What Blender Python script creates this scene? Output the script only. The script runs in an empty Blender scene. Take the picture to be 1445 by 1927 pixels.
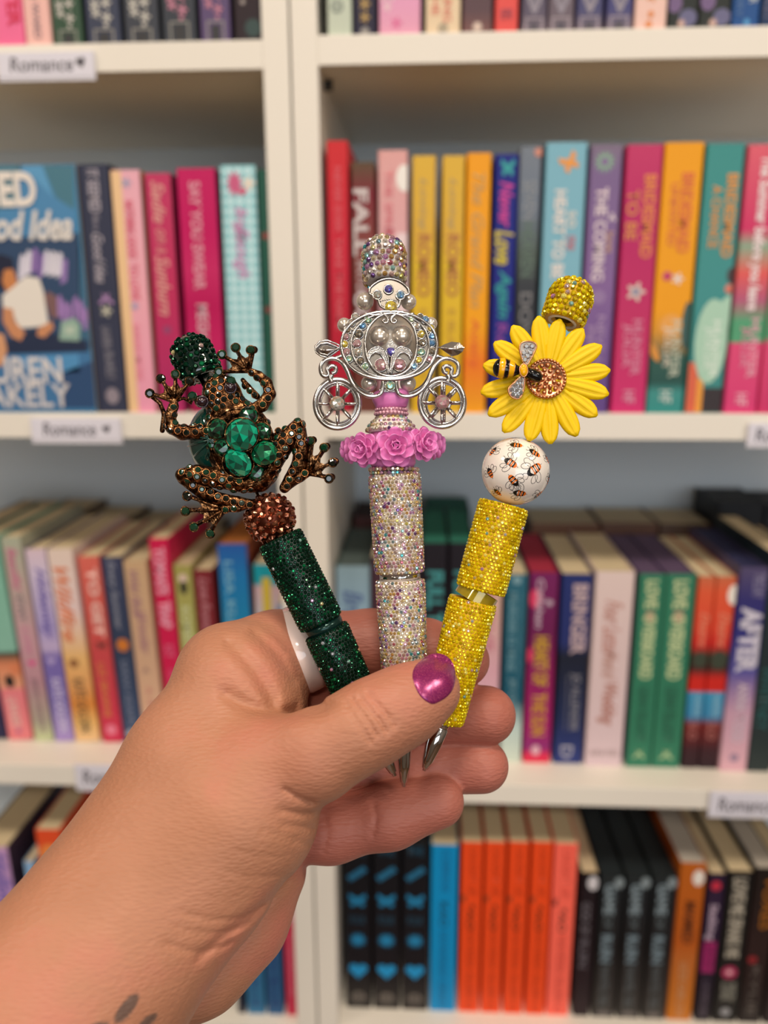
import bpy, bmesh, math, random
import numpy as np
from mathutils import Vector, Matrix
from mathutils.bvhtree import BVHTree
random.seed(7)
SC = bpy.context.scene
COL = SC.collection

# ------------------------------------------------------------------ camera
F = 1500.0; CX = 722.5; CY = 963.5           # focal length and centre, in pixels of the 1445 x 1927 frame
ZO = 1.40                                    # height of the camera above the floor
PITCH, YAW, ROLL = 0.2391, 0.0506, -0.0038
_fw = Vector((-math.sin(YAW)*math.cos(PITCH), math.cos(YAW)*math.cos(PITCH), -math.sin(PITCH)))
_rt = Vector((math.cos(YAW), math.sin(YAW), 0)); _up = _rt.cross(_fw)
RT = _rt*math.cos(ROLL) + _up*math.sin(ROLL); UP = -_rt*math.sin(ROLL) + _up*math.cos(ROLL); FW = _fw
CAMLOC = Vector((0, -0.6, ZO))
CAMROT = Matrix((RT, UP, -FW)).transposed()
cd = bpy.data.cameras.new('camera'); cam = bpy.data.objects.new('camera', cd); COL.objects.link(cam)
cam.matrix_world = Matrix.Translation(CAMLOC) @ CAMROT.to_4x4()
cd.sensor_fit = 'VERTICAL'; cd.sensor_height = 36; cd.sensor_width = 27; cd.lens = F/1927*36
cd.clip_start = 0.01; cd.clip_end = 50
cd.dof.use_dof = True; cd.dof.focus_distance = 0.231; cd.dof.aperture_fstop = 7.4
SC.camera = cam

# ------------------------------------------------------------------ light and exposure
SC.view_settings.view_transform = 'Standard'; SC.view_settings.look = 'None'
SC.view_settings.gamma = 1; SC.view_settings.use_curve_mapping = False
SC.view_settings.exposure = -0.18
w = bpy.data.worlds.new('world'); SC.world = w; w.use_nodes = True
w.node_tree.nodes['Background'].inputs[0].default_value = (0.75, 0.85, 1, 1)
w.node_tree.nodes['Background'].inputs[1].default_value = 0.3
SC.cycles.max_bounces = 9; SC.cycles.diffuse_bounces = 4; SC.cycles.glossy_bounces = 5
SC.cycles.transmission_bounces = 6; SC.cycles.caustics_reflective = False; SC.cycles.caustics_refractive = False
SC.cycles.sample_clamp_indirect = 4

def area(name, loc, target, sx, sy, power, col, shape='RECTANGLE'):
    l = bpy.data.lights.new(name, 'AREA'); l.shape = shape; l.size = sx
    if shape in ('RECTANGLE', 'ELLIPSE'): l.size_y = sy
    l.energy = power; l.color = col
    o = bpy.data.objects.new(name, l); COL.objects.link(o); o.location = loc
    d = Vector(target) - Vector(loc); o.rotation_euler = d.to_track_quat('-Z', 'Y').to_euler()
    return o
# shop window in the wall behind the photographer (daylight), and the ceiling panel lamps
area('window_daylight', (0.9, -3.43, 1.72), (0.9, 0, 1.72), 2.5, 1.3, 33, (0.86, 0.93, 1.0))
for _i, (_x, _y) in enumerate([(-1.3, -0.9), (0.0, -0.9), (1.3, -0.9), (-1.3, -2.2), (0.0, -2.2), (1.3, -2.2)]):
    area('ceiling_lamp_light', (_x, _y, 2.655), (_x, _y, 0), 0.34, 0.34, 14.5, (1.0, 0.86, 0.70), 'DISK')

# ------------------------------------------------------------------ helpers: colour and materials
def lin(h, a=1.0):
    h = h.lstrip('#'); o = []
    for i in (0, 2, 4):
        c = int(h[i:i+2], 16)/255.0
        o.append(c/12.92 if c <= 0.04045 else ((c+0.055)/1.055)**2.4)
    return (o[0], o[1], o[2], a)
def setin(b, k, v):
    if k in b.inputs: b.inputs[k].default_value = v
MATS = {}
def mat(name, col, rough=0.5, metal=0.0, **kw):
    if name in MATS: return MATS[name]
    m = bpy.data.materials.new(name); m.use_nodes = True
    b = m.node_tree.nodes['Principled BSDF']
    if isinstance(col, str): col = lin(col)
    setin(b, 'Base Color', col); setin(b, 'Roughness', rough); setin(b, 'Metallic', metal)
    for k, v in kw.items(): setin(b, k.replace('_', ' '), v)
    m.diffuse_color = col
    MATS[name] = m
    return m
def nodes(m): return m.node_tree.nodes, m.node_tree.links, m.node_tree.nodes['Principled BSDF']
def bump(m, scale=50, strength=0.2, dist=0.001, coord='Object', detail=4):
    n, l, b = nodes(m)
    tc = n.new('ShaderNodeTexCoord'); t = n.new('ShaderNodeTexNoise'); t.inputs['Scale'].default_value = scale; t.inputs['Detail'].default_value = detail
    bp = n.new('ShaderNodeBump'); bp.inputs['Strength'].default_value = strength; bp.inputs['Distance'].default_value = dist
    l.new(tc.outputs[coord], t.inputs['Vector']); l.new(t.outputs['Fac'], bp.inputs['Height']); l.new(bp.outputs['Normal'], b.inputs['Normal'])
    return m
def ramp_node(n, stops, interp='LINEAR'):
    r = n.new('ShaderNodeValToRGB'); r.color_ramp.interpolation = interp
    e = r.color_ramp.elements
    while len(e) > 1: e.remove(e[-1])
    e[0].position = stops[0][0]; e[0].color = lin(stops[0][1])
    for p, c in stops[1:]:
        x = e.new(min(p, 1.0)); x.color = lin(c)
    return r
def island_mat(name, stops, rough=0.12, metal=1.0, ior=1.6, coat=0.0):
    """each stone of a merged stone mesh picks its own colour"""
    m = mat(name, stops[0][1], rough, metal)
    n, l, b = nodes(m)
    g = n.new('ShaderNodeNewGeometry'); r = ramp_node(n, stops, 'CONSTANT')
    l.new(g.outputs['Random Per Island'], r.inputs['Fac']); l.new(r.outputs['Color'], b.inputs['Base Color'])
    setin(b, 'Coat Weight', coat); setin(b, 'IOR', ior)
    return m

# ------------------------------------------------------------------ helpers: objects
def tag(o, label=None, cat=None, group=None, kind=None):
    if label: o['label'] = label
    if cat: o['category'] = cat
    if group: o['group'] = group
    if kind: o['kind'] = kind
    return o
def empty(name, loc=(0, 0, 0), parent=None):
    o = bpy.data.objects.new(name, None); COL.objects.link(o); o.location = loc; o.empty_display_size = 0.01
    if parent: o.parent = parent
    return o
def link(name, me, parent=None, loc=None):
    o = bpy.data.objects.new(name, me); COL.objects.link(o)
    if parent: o.parent = parent
    if loc is not None: o.location = loc
    return o

class MB:
    """collects polygons; build() links them as one mesh object"""
    def __init__(s): s.v = []; s.f = []; s.mi = []; s.sm = []
    def add(s, vs, fs, mi=0, smooth=False):
        o = len(s.v); s.v += [tuple(p) for p in vs]
        for f in fs: s.f.append(tuple(i+o for i in f)); s.mi.append(mi); s.sm.append(smooth)
    def mesh(s, name, mats, scale=1.0):
        me = bpy.data.meshes.new(name)
        V = [(x*scale, y*scale, z*scale) for x, y, z in s.v] if scale != 1.0 else s.v
        me.from_pydata(V, [], s.f)
        if not isinstance(mats, (list, tuple)): mats = [mats]
        for m in mats: me.materials.append(m)
        me.polygons.foreach_set('material_index', s.mi); me.polygons.foreach_set('use_smooth', s.sm)
        me.update()
        return me
    def build(s, name, mats, parent=None, scale=1.0, loc=None):
        return link(name, s.mesh(name, mats, scale), parent, loc)
    def box(s, x0, x1, y0, y1, z0, z1, mi=0, bev=0.0):
        if bev <= 0:
            v = [(x, y, z) for x in (x0, x1) for y in (y0, y1) for z in (z0, z1)]
            s.add(v, [(0, 1, 3, 2), (4, 6, 7, 5), (0, 4, 5, 1), (2, 3, 7, 6), (0, 2, 6, 4), (1, 5, 7, 3)], mi); return
        bm = bmesh.new(); bmesh.ops.create_cube(bm, size=1)
        for v in bm.verts:
            v.co = Vector(((x0+x1)/2+v.co.x*(x1-x0), (y0+y1)/2+v.co.y*(y1-y0), (z0+z1)/2+v.co.z*(z1-z0)))
        bmesh.ops.bevel(bm, geom=list(bm.edges), offset=bev, segments=2, affect='EDGES', profile=0.6)
        s.bm(bm, mi)
    def bm(s, bm, mi=0, smooth=False):
        bm.verts.index_update()
        s.add([v.co[:] for v in bm.verts], [tuple(v.index for v in f.verts) for f in bm.faces], mi, smooth); bm.free()
    def tube(s, pts, rad, n=8, mi=0, closed=False, smooth=True, flat=1.0):
        """tube along points; flat squeezes it in z"""
        P = [Vector(p) for p in pts]; N = len(P)
        if not isinstance(rad, (list, tuple)): rad = [rad]*N
        rings = []; prev = None
        for i, p in enumerate(P):
            a = P[(i-1) % N] if (closed or i > 0) else P[i]; b = P[(i+1) % N] if (closed or i < N-1) else P[i]
            t = (b-a).normalized() if (b-a).length > 1e-9 else Vector((0, 0, 1))
            ref = Vector((0, 0, 1)) if abs(t.z) < 0.93 else Vector((0, 1, 0))
            x = t.cross(ref).normalized(); y = x.cross(t).normalized()
            rings.append([p + (x*math.cos(k*2*math.pi/n) + y*math.sin(k*2*math.pi/n)*flat)*rad[i] for k in range(n)])
        vs = [q for r in rings for q in r]; fs = []
        m = N if closed else N-1
        for i in range(m):
            j = (i+1) % N
            for k in range(n): fs.append((i*n+k, i*n+(k+1) % n, j*n+(k+1) % n, j*n+k))
        if not closed: fs += [tuple(range(n-1, -1, -1)), tuple(range((N-1)*n, N*n))]
        s.add(vs, fs, mi, smooth)
    def sphere(s, c, r, nu=12, nv=8, mi=0, sc=(1, 1, 1), smooth=True, rot=None):
        vs = []; fs = []
        for j in range(1, nv):
            th = math.pi*j/nv
            for i in range(nu):
                ph = 2*math.pi*i/nu
                vs.append(Vector((math.sin(th)*math.cos(ph)*sc[0], math.sin(th)*math.sin(ph)*sc[1], math.cos(th)*sc[2]))*r)
        vs += [Vector((0, 0, r*sc[2])), Vector((0, 0, -r*sc[2]))]; T = len(vs)-2
        for j in range(nv-2):
            for i in range(nu): fs.append((j*nu+i, (j+1)*nu+i, (j+1)*nu+(i+1) % nu, j*nu+(i+1) % nu))
        for i in range(nu): fs.append((T, i, (i+1) % nu)); fs.append((T+1, (nv-2)*nu+(i+1) % nu, (nv-2)*nu+i))
        if rot is not None: vs = [rot @ v for v in vs]
        s.add([v+Vector(c) for v in vs], fs, mi, smooth)
    def lathe(s, p0, ax, prof, n=32, mi=0, smooth=True, caps=True):
        """prof: list of (distance along axis, radius)"""
        ax = Vector(ax).normalized(); p0 = Vector(p0)
        x, y = basis(ax); vs = []; fs = []
        for t, r in prof:
            for k in range(n):
                a = 2*math.pi*k/n; vs.append(p0 + ax*t + (x*math.cos(a)+y*math.sin(a))*r)
        m = len(prof)
        for i in range(m-1):
            for k in range(n): fs.append((i*n+k, (i+1)*n+k, (i+1)*n+(k+1) % n, i*n+(k+1) % n))
        if caps: fs += [tuple(range(n)), tuple(range(m*n-1, (m-1)*n-1, -1))]
        s.add(vs, fs, mi, smooth)
    def stone(s, c, nrm, r, h=0.6, n=6, mi=0, top=0.55, twist=0.0, ex=1.0, exdir=None, sink=0.25):
        """faceted stone: girdle, crown facets and flat table"""
        nrm = Vector(nrm).normalized(); x, y = basis(nrm) if exdir is None else (lambda e: (e, nrm.cross(e)))((Vector(exdir)-nrm*nrm.dot(Vector(exdir))).normalized())
        c = Vector(c); vs = []
        for (rr, hh, tw) in ((1.0, -sink, 0), (1.0, 0.12, 0), (top, h, math.pi/n)):
            for k in range(n):
                a = 2*math.pi*k/n + twist + tw
                vs.append(c + (x*math.cos(a)*ex + y*math.sin(a))*rr*r + nrm*hh*r)
        fs = []
        for k in range(n):
            k1 = (k+1) % n
            fs.append((k, k1, n+k1, n+k)); fs.append((n+k, n+k1, 2*n+k)); fs.append((n+k1, 2*n+k1, 2*n+k))
        fs.append(tuple(range(2*n, 3*n)))
        s.add(vs, fs, mi, False)
    def brilliant(s, r, mc=0, mp=1, crown=0.42, pav=0.7, n=8):
        """round cut crystal in its own frame: faceted crown over the pavilion"""
        g = [(math.cos(math.pi*k/n)*r, math.sin(math.pi*k/n)*r, 0) for k in range(2*n)]
        m_ = [(math.cos(2*math.pi*k/n)*r*0.80, math.sin(2*math.pi*k/n)*r*0.80, crown*r*0.58) for k in range(n)]
        t_ = [(math.cos(2*math.pi*(k+0.5)/n)*r*0.56, math.sin(2*math.pi*(k+0.5)/n)*r*0.56, crown*r) for k in range(n)]
        fs = [(3*n+k, 3*n+(k+1) % n, 4*n) for k in range(n)]
        for k in range(n):
            k1 = (k+1) % n; G = [2*k, 2*k+1, (2*k+2) % (2*n)]; M0, M1, T0, Tm = 2*n+k, 2*n+k1, 3*n+k, 3*n+(k-1) % n
            fs += [(G[0], G[1], M0), (G[1], G[2], M1), (G[1], M1, M0), (M0, M1, T0), (Tm, M0, T0)]
        s.add(g+m_+t_+[(0, 0, crown*r*1.12)], fs, mc)
        p = [(math.cos(math.pi*k/n)*r*0.97, math.sin(math.pi*k/n)*r*0.97, -0.01*r) for k in range(2*n)]+[(math.cos(2*math.pi*(k+0.5)/n)*r*0.5, math.sin(2*math.pi*(k+0.5)/n)*r*0.5, -pav*r*0.45) for k in range(n)]+[(0, 0, -pav*r)]
        fs = []
        for k in range(n):
            a, b_, c_ = 2*k, 2*k+1, (2*k+2) % (2*n); q0, q1, T = 2*n+k, 2*n+(k+1) % n, 3*n
            fs += [(a, b_, q0), (b_, c_, q0), (c_, q1, q0), (q0, q1, T)]
        s.add(p, fs, mp)
    def ring(s, c, nrm, r, tr, n=16, m=6, mi=0, ex=1.0, exdir=None):
        nrm = Vector(nrm).normalized()
        x, y = basis(nrm) if exdir is None else (lambda e: (e, nrm.cross(e)))((Vector(exdir)-nrm*nrm.dot(Vector(exdir))).normalized())
        c = Vector(c); vs = []; fs = []
        for i in range(n):
            a = 2*math.pi*i/n; d = x*math.cos(a)*ex+y*math.sin(a)
            for j in range(m):
                b = 2*math.pi*j/m; vs.append(c + d*(r+tr*math.cos(b)) + nrm*tr*math.sin(b))
        for i in range(n):
            for j in range(m): fs.append((i*m+j, ((i+1) % n)*m+j, ((i+1) % n)*m+(j+1) % m, i*m+(j+1) % m))
        s.add(vs, fs, mi, True)
    def plate(s, outer, holes, z0, z1, mi=0):
        """flat plate from an outline (ccw) and an optional matching inner outline, with thickness"""
        n = len(outer)
        if holes:
            inn = holes
            vs = [(p[0], p[1], z1) for p in outer] + [(p[0], p[1], z1) for p in inn] + [(p[0], p[1], z0) for p in outer] + [(p[0], p[1], z0) for p in inn]
            fs = []
            for i in range(n):
                j = (i+1) % n
                fs += [(i, j, n+j, n+i), (2*n+j, 2*n+i, 3*n+i, 3*n+j), (j, i, 2*n+i, 2*n+j), (n+i, n+j, 3*n+j, 3*n+i)]
        else:
            vs = [(p[0], p[1], z1) for p in outer] + [(p[0], p[1], z0) for p in outer]
            fs = [tuple(range(n)), tuple(range(2*n-1, n-1, -1))]
            for i in range(n):
                j = (i+1) % n; fs.append((j, i, n+i, n+j))
        s.add(vs, fs, mi, False)

def basis(ax):
    ax = Vector(ax).normalized()
    ref = Vector((0, 0, 1)) if abs(ax.z) < 0.9 else Vector((0, 1, 0))
    x = ax.cross(ref).normalized(); y = ax.cross(x).normalized()
    return x, y
def smooth_path(pts, k=6):
    """Catmull-Rom through the points (any dimension)"""
    P = [Vector(p) for p in pts]; out = []
    for i in range(len(P)-1):
        a = P[max(i-1, 0)]; b = P[i]; c = P[i+1]; d = P[min(i+2, len(P)-1)]
        for j in range(k):
            t = j/k
            out.append(0.5*((2*b)+(c-a)*t+(2*a-5*b+4*c-d)*t*t+(3*b-a-3*c+d)*t**3))
    out.append(P[-1]); return out

# ------------------------------------------------------------------ helpers: signed distance bodies
def rcone(p, a, b, r1, r2):
    a = np.asarray(a, float); b = np.asarray(b, float); ba = b-a; l2 = float(ba @ ba)
    if l2 < 1e-12: return np.linalg.norm(p-a, axis=1)-max(r1, r2)
    rr = r1-r2; a2 = l2-rr*rr; il2 = 1.0/l2
    if a2 <= 0: 
        return np.minimum(np.linalg.norm(p-a, axis=1)-r1, np.linalg.norm(p-b, axis=1)-r2)
    pa = p-a; y = pa @ ba; z = y-l2
    q = pa*l2-np.outer(y, ba); x2 = np.einsum('ij,ij->i', q, q); y2 = y*y*l2; z2 = z*z*l2
    k = np.sign(rr)*rr*rr*x2
    d = (np.sqrt(x2*a2*il2)+y*rr)*il2-r1
    m2 = np.sign(y)*a2*y2 < k; d = np.where(m2, np.sqrt(x2+y2)*il2-r1, d)
    m1 = np.sign(z)*a2*z2 > k; d = np.where(m1, np.sqrt(x2+z2)*il2-r2, d)
    return d
def smin(a, b, k):
    h = np.clip(0.5+0.5*(b-a)/k, 0, 1)
    return b*(1-h)+a*h-k*h*(1-h)
def chain(p, nodes_, k):
    d = None
    for i in range(len(nodes_)-1):
        (a, r1), (b, r2) = nodes_[i], nodes_[i+1]
        e = rcone(p, a, b, r1, r2)
        d = e if d is None else smin(d, e, k)
    return d
def ellips(p, c, r, R=None):
    q = p-np.asarray(c, float)
    if R is not None: q = q @ R
    r = np.asarray(r, float)
    k0 = np.linalg.norm(q/r, axis=1); k1 = np.linalg.norm(q/(r*r), axis=1)
    return k0*(k0-1.0)/np.maximum(k1, 1e-9)
def surface_nets(f, lo, hi, h, B=6):
    lo = np.asarray(lo, float); hi = np.asarray(hi, float)
    nb = np.ceil((hi-lo)/(h*B)).astype(int); n = nb*B+1
    arr = np.full(tuple(n), 1e3, np.float32)
    cc = np.stack(np.meshgrid(*[lo[i]+(np.arange(nb[i])+0.5)*B*h for i in range(3)], indexing='ij'), -1).reshape(-1, 3)
    fc = f(cc); near = np.abs(fc) < 1.35*0.8661*B*h
    ids = np.stack(np.unravel_index(np.arange(len(cc)), tuple(nb)), -1)
    for (i, j, k) in ids[(~near) & (fc < 0)]:
        arr[i*B:i*B+B+1, j*B:j*B+B+1, k*B:k*B+B+1] = -1e3
    g = np.stack(np.meshgrid(*[np.arange(B+1)]*3, indexing='ij'), -1).reshape(-1, 3)
    act = ids[near]
    for s in range(0, len(act), 800):
        a = act[s:s+800]
        gi = (a[:, None, :]*B+g[None]).reshape(-1, 3)
        arr[gi[:, 0], gi[:, 1], gi[:, 2]] = f(lo+gi*h)
    ins = arr < 0
    c = [ins[dx:n[0]-1+dx, dy:n[1]-1+dy, dz:n[2]-1+dz] for dx in (0, 1) for dy in (0, 1) for dz in (0, 1)]
    allc = np.logical_and.reduce(c); anyc = np.logical_or.reduce(c)
    idx = np.argwhere(anyc & ~allc)
    cid = np.full(tuple(n-1), -1, np.int64); cid[idx[:, 0], idx[:, 1], idx[:, 2]] = np.arange(len(idx))
    acc = np.zeros((len(idx), 3)); cnt = np.zeros(len(idx))
    cor = [np.array((dx, dy, dz)) for dx in (0, 1) for dy in (0, 1) for dz in (0, 1)]
    for a in range(8):
        for b in range(a+1, 8):
            if np.abs(cor[a]-cor[b]).sum() != 1: continue
            A = idx+cor[a]; Bq = idx+cor[b]
            va = arr[A[:, 0], A[:, 1], A[:, 2]]; vb = arr[Bq[:, 0], Bq[:, 1], Bq[:, 2]]
            m = (va < 0) != (vb < 0); t = np.clip(va/(va-vb+1e-12), 0, 1)
            pos = cor[a]+np.outer(t, cor[b]-cor[a]); acc[m] += pos[m]; cnt[m] += 1
    V = lo+(idx+acc/np.maximum(cnt, 1)[:, None])*h
    Q = []
    for ax in range(3):
        o1, o2 = [(1, 2), (2, 0), (0, 1)][ax]
        sl = [slice(None)]*3; sl[ax] = slice(0, -1); s2 = [slice(None)]*3; s2[ax] = slice(1, None)
        ch = np.argwhere(ins[tuple(sl)] != ins[tuple(s2)])
        ok = (ch[:, o1] > 0) & (ch[:, o2] > 0) & (ch[:, o1] < n[o1]-1) & (ch[:, o2] < n[o2]-1); ch = ch[ok]
        e1 = np.zeros(3, int); e1[o1] = 1; e2 = np.zeros(3, int); e2[o2] = 1
        q = [cid[tuple((ch-d).T)] for d in (e1+e2, e2, 0*e1, e1)]
        q = np.stack(q, 1)
        sgn = ins[tuple(ch.T)]
        q[~sgn] = q[~sgn][:, ::-1]
        Q.append(q)
    Q = np.concatenate(Q); Q = Q[(Q >= 0).all(1)]
    return V, Q
def np_mesh(name, V, Q, mats, smooth=True):
    me = bpy.data.meshes.new(name)
    me.vertices.add(len(V)); me.vertices.foreach_set('co', np.asarray(V, np.float32).ravel())
    me.loops.add(Q.size); me.loops.foreach_set('vertex_index', Q.astype(np.int32).ravel())
    me.polygons.add(len(Q)); me.polygons.foreach_set('loop_start', np.arange(0, Q.size, 4, dtype=np.int32))
    me.polygons.foreach_set('loop_total', np.full(len(Q), 4, np.int32))
    me.polygons.foreach_set('use_smooth', np.full(len(Q), smooth))
    for m in mats: me.materials.append(m)
    me.update(calc_edges=True); me.validate()
    return me

# ------------------------------------------------------------------ helpers: pixels of the photograph to points of the place
def raydir(u, v): return RT*((u-CX)/F) - UP*((v-CY)/F) + FW
def onplane(u, v, Y):
    """point of the vertical plane y = Y seen at pixel (u, v), world coordinates"""
    d = raydir(u, v); t = (0.6+Y)/d.y
    return CAMLOC + d*t
def at(u, v, depth): return CAMLOC + raydir(u, v)*depth
# ================================================================== the room
m_wall = bump(mat('wall_paint', '#8a8178', 0.85), 30, 0.1)
m_ceil = mat('ceiling_paint', '#ece6dc', 0.9)
m_floor = mat('floor_wood', '#8a6a4c', 0.45)
n, l, b = nodes(m_floor)
tc = n.new('ShaderNodeTexCoord'); br = n.new('ShaderNodeTexBrick'); br.inputs['Scale'].default_value = 5
br.inputs['Color1'].default_value = lin('#6b5038'); br.inputs['Color2'].default_value = lin('#5c432e'); br.inputs['Mortar'].default_value = lin('#4d3826')
br.inputs['Mortar Size'].default_value = 0.008; br.inputs['Brick Width'].default_value = 1.6; br.inputs['Row Height'].default_value = 0.3
l.new(tc.outputs['Object'], br.inputs['Vector']); l.new(br.outputs['Color'], b.inputs['Base Color'])
def struct(name, m, *bx):
    q = MB()
    for a in bx: q.box(*a)
    return tag(q.build(name, m), kind='structure')
XW, YF, YB, ZC = 2.4, -3.5, 0.30, 2.70
struct('floor', m_floor, (-XW, XW, YF, YB, -0.05, 0))
struct('ceiling', m_ceil, (-XW, XW, YF, YB, ZC, ZC+0.05))
struct('wall_back', m_wall, (-XW, XW, YB, YB+0.05, 0, ZC))
struct('wall_left', m_wall, (-XW-0.05, -XW, YF, YB, 0, ZC))
struct('wall_right', m_wall, (XW, XW+0.05, YF, YB, 0, ZC))
struct('wall_front', m_wall, (-XW, -0.4, YF-0.05, YF, 0, ZC), (2.2, XW, YF-0.05, YF, 0, ZC), (-0.4, 2.2, YF-0.05, YF, 0, 1.0), (-0.4, 2.2, YF-0.05, YF, 2.4, ZC))
fr = MB()
for x in (-0.4, 0.46, 1.30, 2.14): fr.box(x, x+0.06, YF, YF+0.04, 1.0, 2.4)
for z in (1.0, 2.34): fr.box(-0.4, 2.2, YF, YF+0.04, z, z+0.06)
tag(fr.build('window_1', mat('window_frame_paint', '#d8d4cc', 0.4)), kind='structure')
m_lamp = mat('lamp_housing', '#e8e4dc', 0.4)
for _i, (_x, _y) in enumerate([(-1.3, -0.9), (0.0, -0.9), (1.3, -0.9), (-1.3, -2.2), (0.0, -2.2), (1.3, -2.2)]):
    q = MB(); q.ring((0, 0, 0), (0, 0, 1), 0.185, 0.012, 28, 8)
    q.lathe((0, 0, 0), (0, 0, 1), [(0.012, 0.0), (0.012, 0.18), (0.028, 0.18), (0.028, 0.0)], 28)
    o = q.build('ceiling_lamp', m_lamp, loc=(_x, _y, 2.668)); tag(o, 'round ceiling lamp, ' + ['front row beside the left side wall', 'front row in the middle, closest to the bookcases', 'front row beside the right side wall', 'window row beside the left side wall', 'window row in the middle of the ceiling', 'window row beside the right side wall'][_i], 'lamp', 'ceiling lamps')

# ================================================================== two white bookcases
m_case = mat('bookcase_white', '#e9e3d8', 0.42); bump(m_case, 400, 0.03, 0.0005)
m_back = mat('back_panel_grey', '#d9e2e8', 0.6)
m_hole = mat('pin_metal', '#3a3632', 0.4, 0.6)
XG = -0.0933                       # the gap between both cases
SH_R = [(0.168, 0.1868), (-0.0895, -0.0698), (-0.3995, -0.3815), (-0.656, -0.638), (-0.95, -0.932), (-1.25, -1.232), (0.43, 0.449)]
SH_L = [(0.1665, 0.1848), (-0.0895, -0.0700), (-0.3925, -0.3735), (-0.656, -0.638), (-0.95, -0.932), (-1.25, -1.232), (0.43, 0.449)]
DEPTH = 0.262
def bookcase(name, x0, x1, shelves, label):
    root = empty(name, ((x0+x1)/2, DEPTH/2, 0))
    tag(root, label, 'bookcase')
    ox, oy = (x0+x1)/2, DEPTH/2; t = 0.0183
    def part(nm, m, *bx, bev=0.0006):
        q = MB()
        for (a, b_, c, d, e, f) in bx: q.box(a-ox, b_-ox, c-oy, d-oy, e, f, bev=bev)
        return q.build(nm, m, root)
    part('side_panel', m_case, (x0, x0+t, 0, DEPTH, 0, 2.02)); part('side_panel', m_case, (x1-t, x1, 0, DEPTH, 0, 2.02))
    part('top_panel', m_case, (x0+t, x1-t, 0, DEPTH, 2.0, 2.02)); part('plinth', m_case, (x0+t, x1-t, 0.01, 0.025, 0, 0.08))
    part('back_panel', m_back, (x0+t, x1-t, DEPTH-0.006, DEPTH-0.002, 0.08, 2.0), bev=0)
    for (za, zb) in shelves: part('shelf', m_case, (x0+t, x1-t, 0, DEPTH-0.006, za+ZO, zb+ZO))
    for (za, zb) in shelves[:5]:
        for xx, s in ((x0+t, 1), (x1-t, -1)):
            q = MB(); q.lathe((xx-ox, 0.034-oy, za+ZO-0.004), (s, 0, 0), [(0, 0.0035), (0.006, 0.0035), (0.006, 0)], 10); q.build('shelf_pin', m_hole, root)
    return root
bookcase('bookcase', XG-0.0009-0.80, XG-0.0009, SH_L, 'white bookcase holding the face-out blue paperback')
bookcase('bookcase', XG+0.0006, XG+0.0006+0.80, SH_R, 'white bookcase with the orange-red series on its lowest visible shelf')

# ================================================================== books
m_page = mat('book_pages', '#cdbb98', 0.9); bump(m_page, 900, 0.3, 0.0003)
m_page2 = mat('book_pages_grey', '#b3aca2', 0.9)
TEXTS = []
def cover_mat(key, c, H, rough=0.45):
    if key in MATS: return MATS[key]
    if isinstance(c, str): return mat(key, c, rough, Specular_IOR_Level=0.28)
    m = mat(key, c[0][1], rough, Specular_IOR_Level=0.28); n, l, b = nodes(m)
    tc = n.new('ShaderNodeTexCoord'); sp = n.new('ShaderNodeSeparateXYZ'); mr = n.new('ShaderNodeMapRange')
    mr.inputs['From Min'].default_value = H; mr.inputs['From Max'].default_value = 0
    r = ramp_node(n, c); l.new(tc.outputs['Object'], sp.inputs[0]); l.new(sp.outputs['Z'], mr.inputs['Value'])
    l.new(mr.outputs['Result'], r.inputs['Fac']); l.new(r.outputs['Color'], b.inputs['Base Color'])
    return m
def lattice_mat(key, c1, c2, scale, rough=0.4):
    m = mat(key, c1, rough); n, l, b = nodes(m)
    tc = n.new('ShaderNodeTexCoord'); mp = n.new('ShaderNodeMapping'); mp.inputs['Rotation'].default_value = (0, math.radians(45), 0)
    ck = n.new('ShaderNodeTexChecker'); ck.inputs['Scale'].default_value = scale; ck.inputs['Color1'].default_value = lin(c1); ck.inputs['Color2'].default_value = lin(c2)
    l.new(tc.outputs['Object'], mp.inputs['Vector']); l.new(mp.outputs[0], ck.inputs['Vector']); l.new(ck.outputs['Color'], b.inputs['Base Color'])
    return m
def ink(c): return mat('ink_'+c.lstrip('#'), c, 0.45)
def put_text(parent, s, c, box, name='lettering', down=True, shear=0.0, y=-0.00042, bold=0.0):
    """box = (x0, x1, z0, z1) in the frame of the book; text is stretched into it"""
    cu = bpy.data.curves.new(name, 'FONT'); cu.body = s; cu.size = 1.0; cu.shear = shear; cu.offset = bold
    cu.extrude = 0.0; cu.resolution_u = 3; cu.materials.append(ink(c))
    o = link(name, cu, parent); TEXTS.append((o, box, down, y)); return o
def flush_texts():
    bpy.context.view_layer.update()
    for o, (x0, x1, z0, z1), down, y in TEXTS:
        bb = [Vector(c) for c in o.bound_box]
        ax, bx = min(p.x for p in bb), max(p.x for p in bb); ay, by = min(p.y for p in bb), max(p.y for p in bb)
        w_, h_ = max(bx-ax, 1e-4), max(by-ay, 1e-4)
        if down:
            sx = (z1-z0)/w_; sy = (x1-x0)/h_
            M = Matrix(((0, sy, 0, x0-ay*sy), (0, 0, -1, y), (-sx, 0, 0, z1+ax*sx), (0, 0, 0, 1)))
        else:
            sx = (x1-x0)/w_; sy = (z1-z0)/h_
            M = Matrix(((sx, 0, 0, x0-ax*sx), (0, 0, -1, y), (0, sy, 0, z0-ay*sy), (0, 0, 0, 1)))
        me = bpy.data.meshes.new_from_object(o); cu = o.data
        nb_ = link(o.name, me, o.parent); nm = o.name; bpy.data.objects.remove(o); bpy.data.curves.remove(cu); nb_.name = nm
        me.transform(M)
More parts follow.
